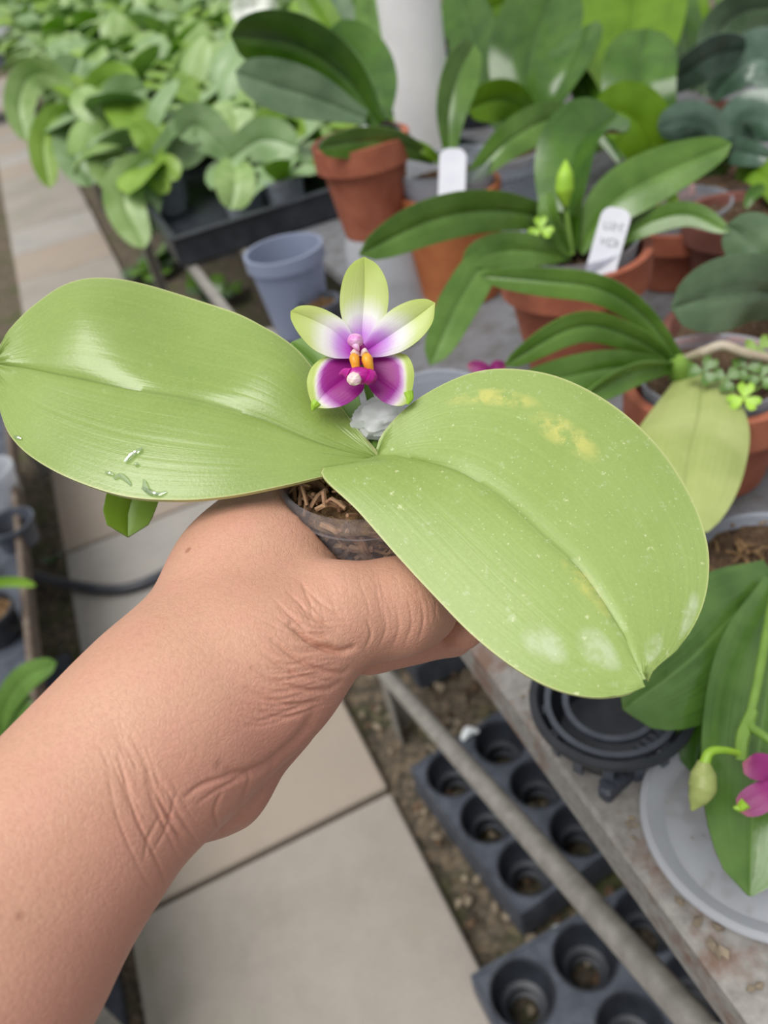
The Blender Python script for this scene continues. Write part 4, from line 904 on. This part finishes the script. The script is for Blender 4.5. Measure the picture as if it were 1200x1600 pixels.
for pts in ([(549, 552, FD-.005), (556, 549, FD-.007), (560, 556, FD-.006)], [(565, 556, FD-.006), (569, 548, FD-.007), (574, 553, FD-.005)]):
    V, Fc = tube([P(*q) for q in pts], [.0005, .0010, .0006], 8); obj('lobe_edge', V, Fc, M_['pale'], flower)
lip = wad(P(560, 587, FD-.007), .0048, .0030, .0030, CAX, .04, 'lip', M_['mag'], flower)
for pts, rr in (([(548, 585, FD-.008), (538, 582, FD-.007), (530, 585, FD-.006)], [.0022, .0015, .0003]), ([(572, 587, FD-.008), (580, 591, FD-.007), (583, 596, FD-.006)], [.0026, .0028, .0012])):
    V, Fc = tube([P(*q) for q in pts], rr, 10); obj('lip_lobe', V, Fc, M_['mag'], flower)
wad(P(553, 592, FD-.0098), .0024, .0022, .0016, CAX, .08, 'lip_tip', M_['pale'], flower)
V, Fc = tube([P(586, 705, .288), P(584, 670, .299), P(580, 630, .294), P(572, 595, .287), P(564, 565, FD+.004)], [.0018, .0016, .0015, .0015, .0018], 8); obj('flower_stem', V, Fc, M_['hb'], held)
# water drops on the left leaf
_d = NT('water_film'); M_['drop'] = _d.done(_d.mixs(.22, _d.n('BsdfTransparent', {0: (.86, .92, .80, 1)}).outputs[0], _d.n('BsdfGlossy', {0: (1, 1, 1, 1), 'Roughness': .05}).outputs[0]))
def surf_depth(o, px, py):
    me = o.data; V = np.zeros(len(me.vertices)*3); me.vertices.foreach_get('co', V); V = V.reshape(-1, 3)+root_loc(o)-CAM
    c = V@RM; q = np.stack([c[:, 0]/c[:, 2]*F+600, c[:, 1]/c[:, 2]*F+800], 1); d = np.hypot(q[:, 0]-px, q[:, 1]-py); k = np.argsort(d)[:6]
    return c[k, 2].min()
ll = [o for o in held.children if o.get('label', '').startswith('broad smooth')][0]
for i, pts in enumerate(([(195, 722), (205, 712), (215, 705), (222, 700)], [(178, 748), (188, 743), (200, 752), (204, 758)], [(222, 762), (232, 768), (246, 772), (260, 768)], [(225, 750), (228, 762), (236, 772)], [(165, 738), (178, 742)], [(22, 682), (34, 686)], [(210, 727), (216, 724)])):
    q = [P(a, b, surf_depth(ll, a, b)-.0002) for a, b in pts]
    V, Fc = tube(q, [.0005, .0011, .0009, .0004] if len(pts) > 2 else [.0005, .0009, .0004], 8, 12); obj('water_drop', V, Fc, M_['drop'], ll)

# ---------------------------------------------------------------- hand and forearm
def MC(px, py, d): return np.array([(px-600)/F*d, (py-800)/F*d, d])     # camera-space metres
def w2c(p): return (np.asarray(p)-CAM)@RM
res = .0019
lo = np.array([-.30, -.075, .085]); hi = np.array([.085, .36, .40])
lo = np.array([-.21, -.05, .135]); hi = np.array([.075, .22, .385])
ax3 = [np.arange(lo[k], hi[k], res) for k in range(3)]
X3, Y3, Z3 = np.meshgrid(*ax3, indexing='ij'); X3 = X3.astype(np.float32); Y3 = Y3.astype(np.float32); Z3 = Z3.astype(np.float32)
def cone(a, b, ra, rb):
    d = b-a; L2 = d.dot(d); t = np.clip(((X3-a[0])*d[0]+(Y3-a[1])*d[1]+(Z3-a[2])*d[2])/L2, 0, 1)
    return np.sqrt((X3-a[0]-t*d[0])**2+(Y3-a[1]-t*d[1])**2+(Z3-a[2]-t*d[2])**2)-(ra+(rb-ra)*t)
def smin(a, b, k):
    h = np.clip(.5+.5*(b-a)/k, 0, 1); return b*(1-h)+a*h-k*h*(1-h)
def seg(px0, py0, d0, r0, px1, py1, d1, r1): return cone(MC(px0, py0, d0), MC(px1, py1, d1), r0*d0/F, r1*d1/F)
# forearm, wrist, back of the hand
hand = seg(-270, 1790, .175, 235, -45, 1490, .203, 192)
hand = smin(hand, seg(-45, 1490, .203, 192, 140, 1258, .226, 146), .02)
hand = smin(hand, seg(140, 1258, .226, 146, 262, 1120, .242, 140), .02)
hand = smin(hand, seg(262, 1120, .246, 132, 400, 915, .288, 124), .02)
hand = smin(hand, seg(400, 915, .292, 122, 462, 805, .318, 104), .015)
hand = smin(hand, seg(370, 1050, .268, 130, 455, 940, .312, 112), .015)
# thenar mass and thumb
hand = smin(hand, seg(290, 1140, .242, 112, 415, 1040, .254, 110), .018)
hand = smin(hand, seg(415, 1040, .254, 106, 528, 966, .262, 80), .012)
thumb = smin(seg(528, 962, .263, 82, 625, 948, .270, 74), seg(625, 948, .270, 74, 662, 950, .276, 56), .006)
hand = smin(hand, thumb, .006)
# heel of the hand (little-finger side)
hyp = smin(seg(258, 1285, .252, 50, 335, 1220, .262, 80), seg(335, 1210, .262, 80, 428, 1110, .290, 76), .010)
hand = smin(hand, hyp, .006)
pcx, pcy = w2c(RC), w2c(PB); pax = unit(pcx-pcy)
def ring(phi, h, r):
    """point round the held pot; phi = 0 towards the viewer, positive to the right"""
    nrm = -RM.T@np.array([.274, .962, 0.0]); nrm = unit(nrm-pax*nrm.dot(pax)); rgt = np.cross(nrm, pax)
    rgt = rgt if rgt[0] > 0 else -rgt
    return pcx-pax*h+(nrm*math.cos(math.radians(phi))+rgt*math.sin(math.radians(phi)))*r
def finger(pts, rads, k=.004):
    global hand
    f = None
    for i in range(len(pts)-1):
        s_ = cone(pts[i], pts[i+1], rads[i], rads[i+1]); f = s_ if f is None else smin(f, s_, .003)
    hand = smin(hand, f, k)
finger([MC(430, 800, .322), ring(-125, .020, .045), ring(-178, .024, .042), ring(120, .032, .041), MC(775, 930, .318), MC(722, 985, .293)], [.0120, .0100, .0092, .0088, .0085, .0078])
finger([MC(430, 860, .325), ring(-125, .037, .044), ring(-180, .041, .041), ring(110, .052, .040), MC(706, 990, .306), MC(574, 1022, .288)], [.0125, .0102, .0095, .0090, .0086, .0080])
finger([MC(440, 930, .325), ring(-120, .054, .040), ring(-178, .060, .038), ring(130, .063, .036), ring(62, .066, .034)], [.0120, .0098, .0090, .0084, .0074])
finger([MC(430, 1000, .318), ring(-105, .070, .036), ring(-150, .076, .030), ring(150, .077, .022), ring(40, .076, .022)], [.0105, .0088, .0080, .0074, .0066])
# the pot presses into the hand
px_ = X3-pcy[0]; py_ = Y3-pcy[1]; pz_ = Z3-pcy[2]; hh = px_*pax[0]+py_*pax[1]+pz_*pax[2]
rr_ = np.sqrt(np.maximum(px_**2+py_**2+pz_**2-hh**2, 0)); pr_r = PBOT+(PRAD-PBOT)*hh/PH+.0004
potd = np.maximum((rr_-pr_r), np.maximum(-hh-.0004, hh-PH-.03))
hand = np.maximum(hand, -potd)
def surface_nets(Fv):
    s = Fv < 0; nx, ny, nz = Fv.shape
    c = np.zeros((nx-1, ny-1, nz-1), np.int8)
    for i in (0, 1):
        for j in (0, 1):
            for k in (0, 1): c += s[i:nx-1+i, j:ny-1+j, k:nz-1+k]
    act = (c > 0) & (c < 8); idx = -np.ones(act.shape, np.int64); ids = np.argwhere(act); idx[act] = np.arange(len(ids))
    acc = np.zeros((len(ids), 3)); cnt = np.zeros(len(ids)); cor = [(i, j, k) for i in (0, 1) for j in (0, 1) for k in (0, 1)]
    val = {q: Fv[ids[:, 0]+q[0], ids[:, 1]+q[1], ids[:, 2]+q[2]] for q in cor}
    for a in cor:
        for k in range(3):
            if a[k]: continue
            b = list(a); b[k] = 1; b = tuple(b); va, vb = val[a], val[b]; m = (va < 0) != (vb < 0)
            t = np.where(m, va/np.where(m, va-vb, 1), 0); p = np.tile(np.array(a, float), (len(ids), 1)); p[:, k] = t
            acc[m] += p[m]; cnt[m] += 1
    Vv = ids+acc/cnt[:, None]; faces = []
    for k in range(3):
        o1, o2 = [(1, 2), (2, 0), (0, 1)][k]
        sl0 = [slice(None)]*3; sl1 = [slice(None)]*3; sl0[k] = slice(0, -1); sl1[k] = slice(1, None)
        d = s[tuple(sl0)] != s[tuple(sl1)]; e = np.argwhere(d); ok = (e[:, o1] > 0) & (e[:, o2] > 0) & (e[:, o1] < Fv.shape[o1]-1) & (e[:, o2] < Fv.shape[o2]-1); e = e[ok]
        sgn = s[tuple(e.T)]
        def at(a, b):
            q = e.copy(); q[:, o1] -= a; q[:, o2] -= b; return idx[tuple(q.T)]
        f = np.stack([at(1, 1), at(0, 1), at(0, 0), at(1, 0)], 1); f[~sgn] = f[~sgn][:, ::-1]; faces.append(f)
    return Vv, np.vstack(faces)
Vh, Fh = surface_nets(hand); Vh = lo+Vh*res
# light smoothing
edges = np.vstack([Fh[:, [0, 1]], Fh[:, [1, 2]], Fh[:, [2, 3]], Fh[:, [3, 0]]]); edges = np.vstack([edges, edges[:, ::-1]])
deg = np.bincount(edges[:, 0], minlength=len(Vh))[:, None]
def smooth(A, it):
    for _ in range(it):
        S_ = np.stack([np.bincount(edges[:, 0], A[edges[:, 1], k], len(A)) for k in range(A.shape[1])], 1); A = .5*A+.5*S_/deg
    return A
Vh = smooth(Vh, 4)
def vnormals(V, Fq):
    fn = np.cross(V[Fq[:, 2]]-V[Fq[:, 0]], V[Fq[:, 3]]-V[Fq[:, 1]]); n = np.zeros_like(V)
    for k in range(4): np.add.at(n, Fq[:, k], fn)
    return unit(n)
# one level of subdivision by hand keeps the skin smooth; then creases are pressed in
tmp = obj('tmp', Vh, Fh, M_['pole']); md = tmp.modifiers.new('s', 'SUBSURF'); md.levels = 2; md.render_levels = 2
em = bpy.data.meshes.new_from_object(tmp.evaluated_get(bpy.context.evaluated_depsgraph_get()))
Vh = np.zeros(len(em.vertices)*3); em.vertices.foreach_get('co', Vh); Vh = Vh.reshape(-1, 3)
Fh = np.zeros(len(em.loops), int); em.loops.foreach_get('vertex_index', Fh); Fh = Fh.reshape(-1, 4)
bpy.data.objects.remove(tmp); bpy.data.meshes.remove(em)
nh = vnormals(Vh, Fh)
cp = np.stack([Vh[:, 0]/Vh[:, 2]*F+600, Vh[:, 1]/Vh[:, 2]*F+800], 1); facing = np.clip(-(nh*unit(Vh)).sum(1)*2.5, 0, 1)
CR = [  # folds of the skin: (polyline in photo pixels, depth m, half-width px)
    ([(455, 975), (490, 1003), (530, 1018), (552, 1012)], 0.00240, 5.0), ([(425, 1000), (480, 1038), (530, 1052), (545, 1044)], 0.00112, 3.7), ([(395, 1045), (450, 1072), (505, 1080), (532, 1066)], 0.00096, 3.7),
    ([(385, 1075), (440, 1100), (500, 1098)], 0.00072, 3.1), ([(440, 950), (480, 982), (520, 1000)], 0.00064, 3.1), ([(450, 925), (490, 962), (530, 985)], 0.00048, 2.6), ([(465, 905), (500, 940), (540, 965)], 0.00040, 2.6),
    ([(410, 1020), (460, 1052), (520, 1066)], 0.00064, 2.6), ([(380, 1098), (430, 1120), (480, 1116)], 0.00048, 2.6),
    ([(345, 1197), (372, 1210), (420, 1195), (470, 1150), (492, 1112)], .0014, 8), ([(290, 1245), (320, 1225), (372, 1210)], 0.00096, 3.7), ([(310, 1255), (345, 1232), (400, 1205)], 0.00064, 3.1),
    ([(205, 1150), (225, 1190), (245, 1240), (275, 1300), (312, 1322)], 0.00048, 2.6), ([(185, 1180), (210, 1270), (245, 1345), (262, 1388)], 0.00064, 2.6), ([(255, 1225), (290, 1290), (312, 1320)], 0.00048, 2.6), ([(165, 1190), (185, 1280), (225, 1370), (245, 1395)], 0.00032, 2.6),
    ([(228, 1210), (252, 1280), (282, 1345)], 0.00040, 2.6), ([(250, 1275), (232, 1310), (225, 1345)], 0.00048, 2.6), ([(275, 1240), (262, 1290), (240, 1330)], 0.00048, 2.6),
    ([(592, 1012), (604, 980), (598, 950)], 0.00028, 2.6), ([(612, 1014), (624, 980), (618, 945)], 0.00028, 2.6), ([(632, 1010), (643, 975), (638, 935)], 0.00028, 2.6), ([(655, 1000), (662, 970), (658, 940)], 0.00040, 2.6), ([(572, 1012), (580, 990), (572, 965)], 0.00048, 2.6),
    ([(345, 1240), (335, 1270), (345, 1300)], 0.00064, 3.1), ([(395, 1205), (385, 1235), (372, 1280)], 0.00056, 3.1), ([(440, 1175), (420, 1215), (405, 1250)], 0.00048, 3.1)]
rc_ = random.Random(3)
for k in range(70):                                      # fine lines over the ball of the thumb, fanning towards its base
    t_ = k/69; a = np.array([300+150*t_+rc_.uniform(-30, 30), 1120-215*t_+rc_.uniform(-18, 18)]); b = np.array([505+30*t_+rc_.uniform(-15, 15), 1105-140*t_+rc_.uniform(-14, 14)])
    m = (a+b)/2+np.array([0, 22]); f0 = rc_.uniform(0, .45)
    CR.append(([tuple(a+(b-a)*f0+np.array([0, 10])), tuple(m), tuple(b)], rc_.uniform(.00012, .0003), 1.9))
for k in range(26):                                      # wrist lines
    x = rc_.uniform(150, 290); y = 1120+(x-150)*.9+rc_.uniform(-40, 60); CR.append(([(x, y), (x+rc_.uniform(8, 25), y+40), (x+rc_.uniform(25, 50), y+85)], rc_.uniform(.0001, .00028), 1.9))
for k in range(24):                                      # thumb knuckle and web
    x = rc_.uniform(440, 680); y = 880+rc_.uniform(0, 40); CR.append(([(x, y), (x+rc_.uniform(6, 22), y+30), (x+rc_.uniform(10, 30), y+70)], rc_.uniform(.00006, .0002), 1.8))
for pl, dep, hw in CR:
    ns = int(np.hypot(*np.diff(np.array(pl), axis=0).T).sum()/1.5)+8; q = spline([(a, b, 0) for a, b in pl], ns)[:, :2]; lo2, hi2 = q.min(0)-4*hw, q.max(0)+4*hw
    sel = np.where((cp[:, 0] > lo2[0]) & (cp[:, 0] < hi2[0]) & (cp[:, 1] > lo2[1]) & (cp[:, 1] < hi2[1]) & (facing > .02))[0]
    if not len(sel): continue
    dd = np.hypot(cp[sel, None, 0]-q[None, :, 0], cp[sel, None, 1]-q[None, :, 1]); kk = dd.argmin(1); dd = dd.min(1)
    fade = np.sin(np.clip(kk/(ns-1), 0.04, .96)*np.pi)**.5
    Vh[sel] -= nh[sel]*(dep*fade*np.exp(-(dd/hw)**2)*facing[sel])[:, None]
Vw = CAM+Vh@RM.T
def skin_mat():
    t = NT('tanned_skin'); ob = t.obj()
    n1 = t.noise(ob, 16, 4); n2 = t.noise(ob, 90, 4); n3 = t.noise(ob, 700, 3, .6)
    c = t.mix(t.ramp(n1, [(.35, 0.), (.65, 1.)]), S(212, 164, 138), S(202, 150, 126))
    c = t.mix(t.math('MULTIPLY', t.ramp(n2, [(.45, 0.), (.7, 1.)]), .30), c, S(216, 152, 136))
    c = t.mix(t.math('MULTIPLY', t.ramp(n3, [(.35, 1.), (.55, 0.)]), .15), c, S(160, 108, 86))
    c = t.mix(t.math('MULTIPLY', t.n('Attribute', attribute_name='palm').outputs['Fac'], .6), c, S(204, 138, 124))
    mo = t.n('TexVoronoi', {'Vector': ob, 'Scale': 36.0, 'Randomness': 1.0}).outputs[0]; c = t.mix(t.math('MULTIPLY', t.ramp(mo, [(.035, 1.), (.06, 0.)]), .55), c, S(140, 84, 62))
    v1 = t.n('TexVoronoi', {'Vector': t.mapv(ob, (1, 1, 1)), 'Scale': 620.0}, feature='DISTANCE_TO_EDGE').outputs[0]
    wv = t.noise(t.mapv(ob, (60, 260, 260)), 1.0, 4, .6)
    h = t.math('ADD', t.math('ADD', t.math('MULTIPLY', t.ramp(v1, [(0., 0.), (.12, 1.)]), .5), n3), t.math('MULTIPLY', wv, 1.2))
    return t.done(t.pr(c, t.ramp(n2, [(.3, .42), (.7, .58)]), Normal=t.bump(h, .32, .0006), **{'Subsurface Weight': .12, 'Subsurface Radius': (.004, .0015, .0008), 'Subsurface Scale': 1.0}))
M_['skin'] = skin_mat()
hl = CAM+RM@np.array([Vh[:, 0].mean(), Vh[:, 1].mean(), Vh[:, 2].mean()])
_pl = spline([(120, 1420, 0), (250, 1240, 0), (330, 1150, 0), (450, 1075, 0), (540, 1045, 0)], 60)[:, :2]
cp = np.stack([Vh[:, 0]/Vh[:, 2]*F+600, Vh[:, 1]/Vh[:, 2]*F+800], 1); kk = np.concatenate([np.hypot(c_[:, None, 0]-_pl[None, :, 0], c_[:, None, 1]-_pl[None, :, 1]).argmin(1) for c_ in np.array_split(cp, 40)])
_tg = unit(np.gradient(_pl, axis=0))[kk]; _dv = cp-_pl[kk]; palm = 1/(1+np.exp(-(_tg[:, 0]*_dv[:, 1]-_tg[:, 1]*_dv[:, 0])/28))
person = tag(obj('person', Vw, Fh, M_['skin'], None, True, None, hl), 'bare tanned left hand and forearm gripping the small clear pot', 'person')
_at = person.data.attributes.new('palm', 'FLOAT', 'POINT'); _at.data.foreach_set('value', palm.astype(np.float32))
# thumbnail
nail = solid('thumbnail', S(196, 160, 136), S(182, 140, 120), .3, 200, .05); nail
ng = np.zeros((7, 7, 3)); ca, cb = MC(662, 950, .2765), MC(688, 952, .2775)
for i in range(7):
    for j in range(7):
        ang = math.radians(-35+70*j/6)
        base = ca+(cb-ca)*(i/6); rad = 60*.277/F*(1.0-.04*i/6-.22*(i/6)**3)
        tdir = unit(cb-ca); o1 = unit(np.array([.2, .70, -.60])-tdir*np.array([.2, .70, -.60]).dot(tdir)); o2 = np.cross(tdir, o1)
        ng[i, j] = base+(o1*math.cos(ang)+o2*math.sin(ang))*rad
V, Fc, uv = sheet((CAM+ng.reshape(-1, 3)@RM.T).reshape(7, 7, 3), .0004); obj('fingernail', V, Fc, nail, person, True, uv)
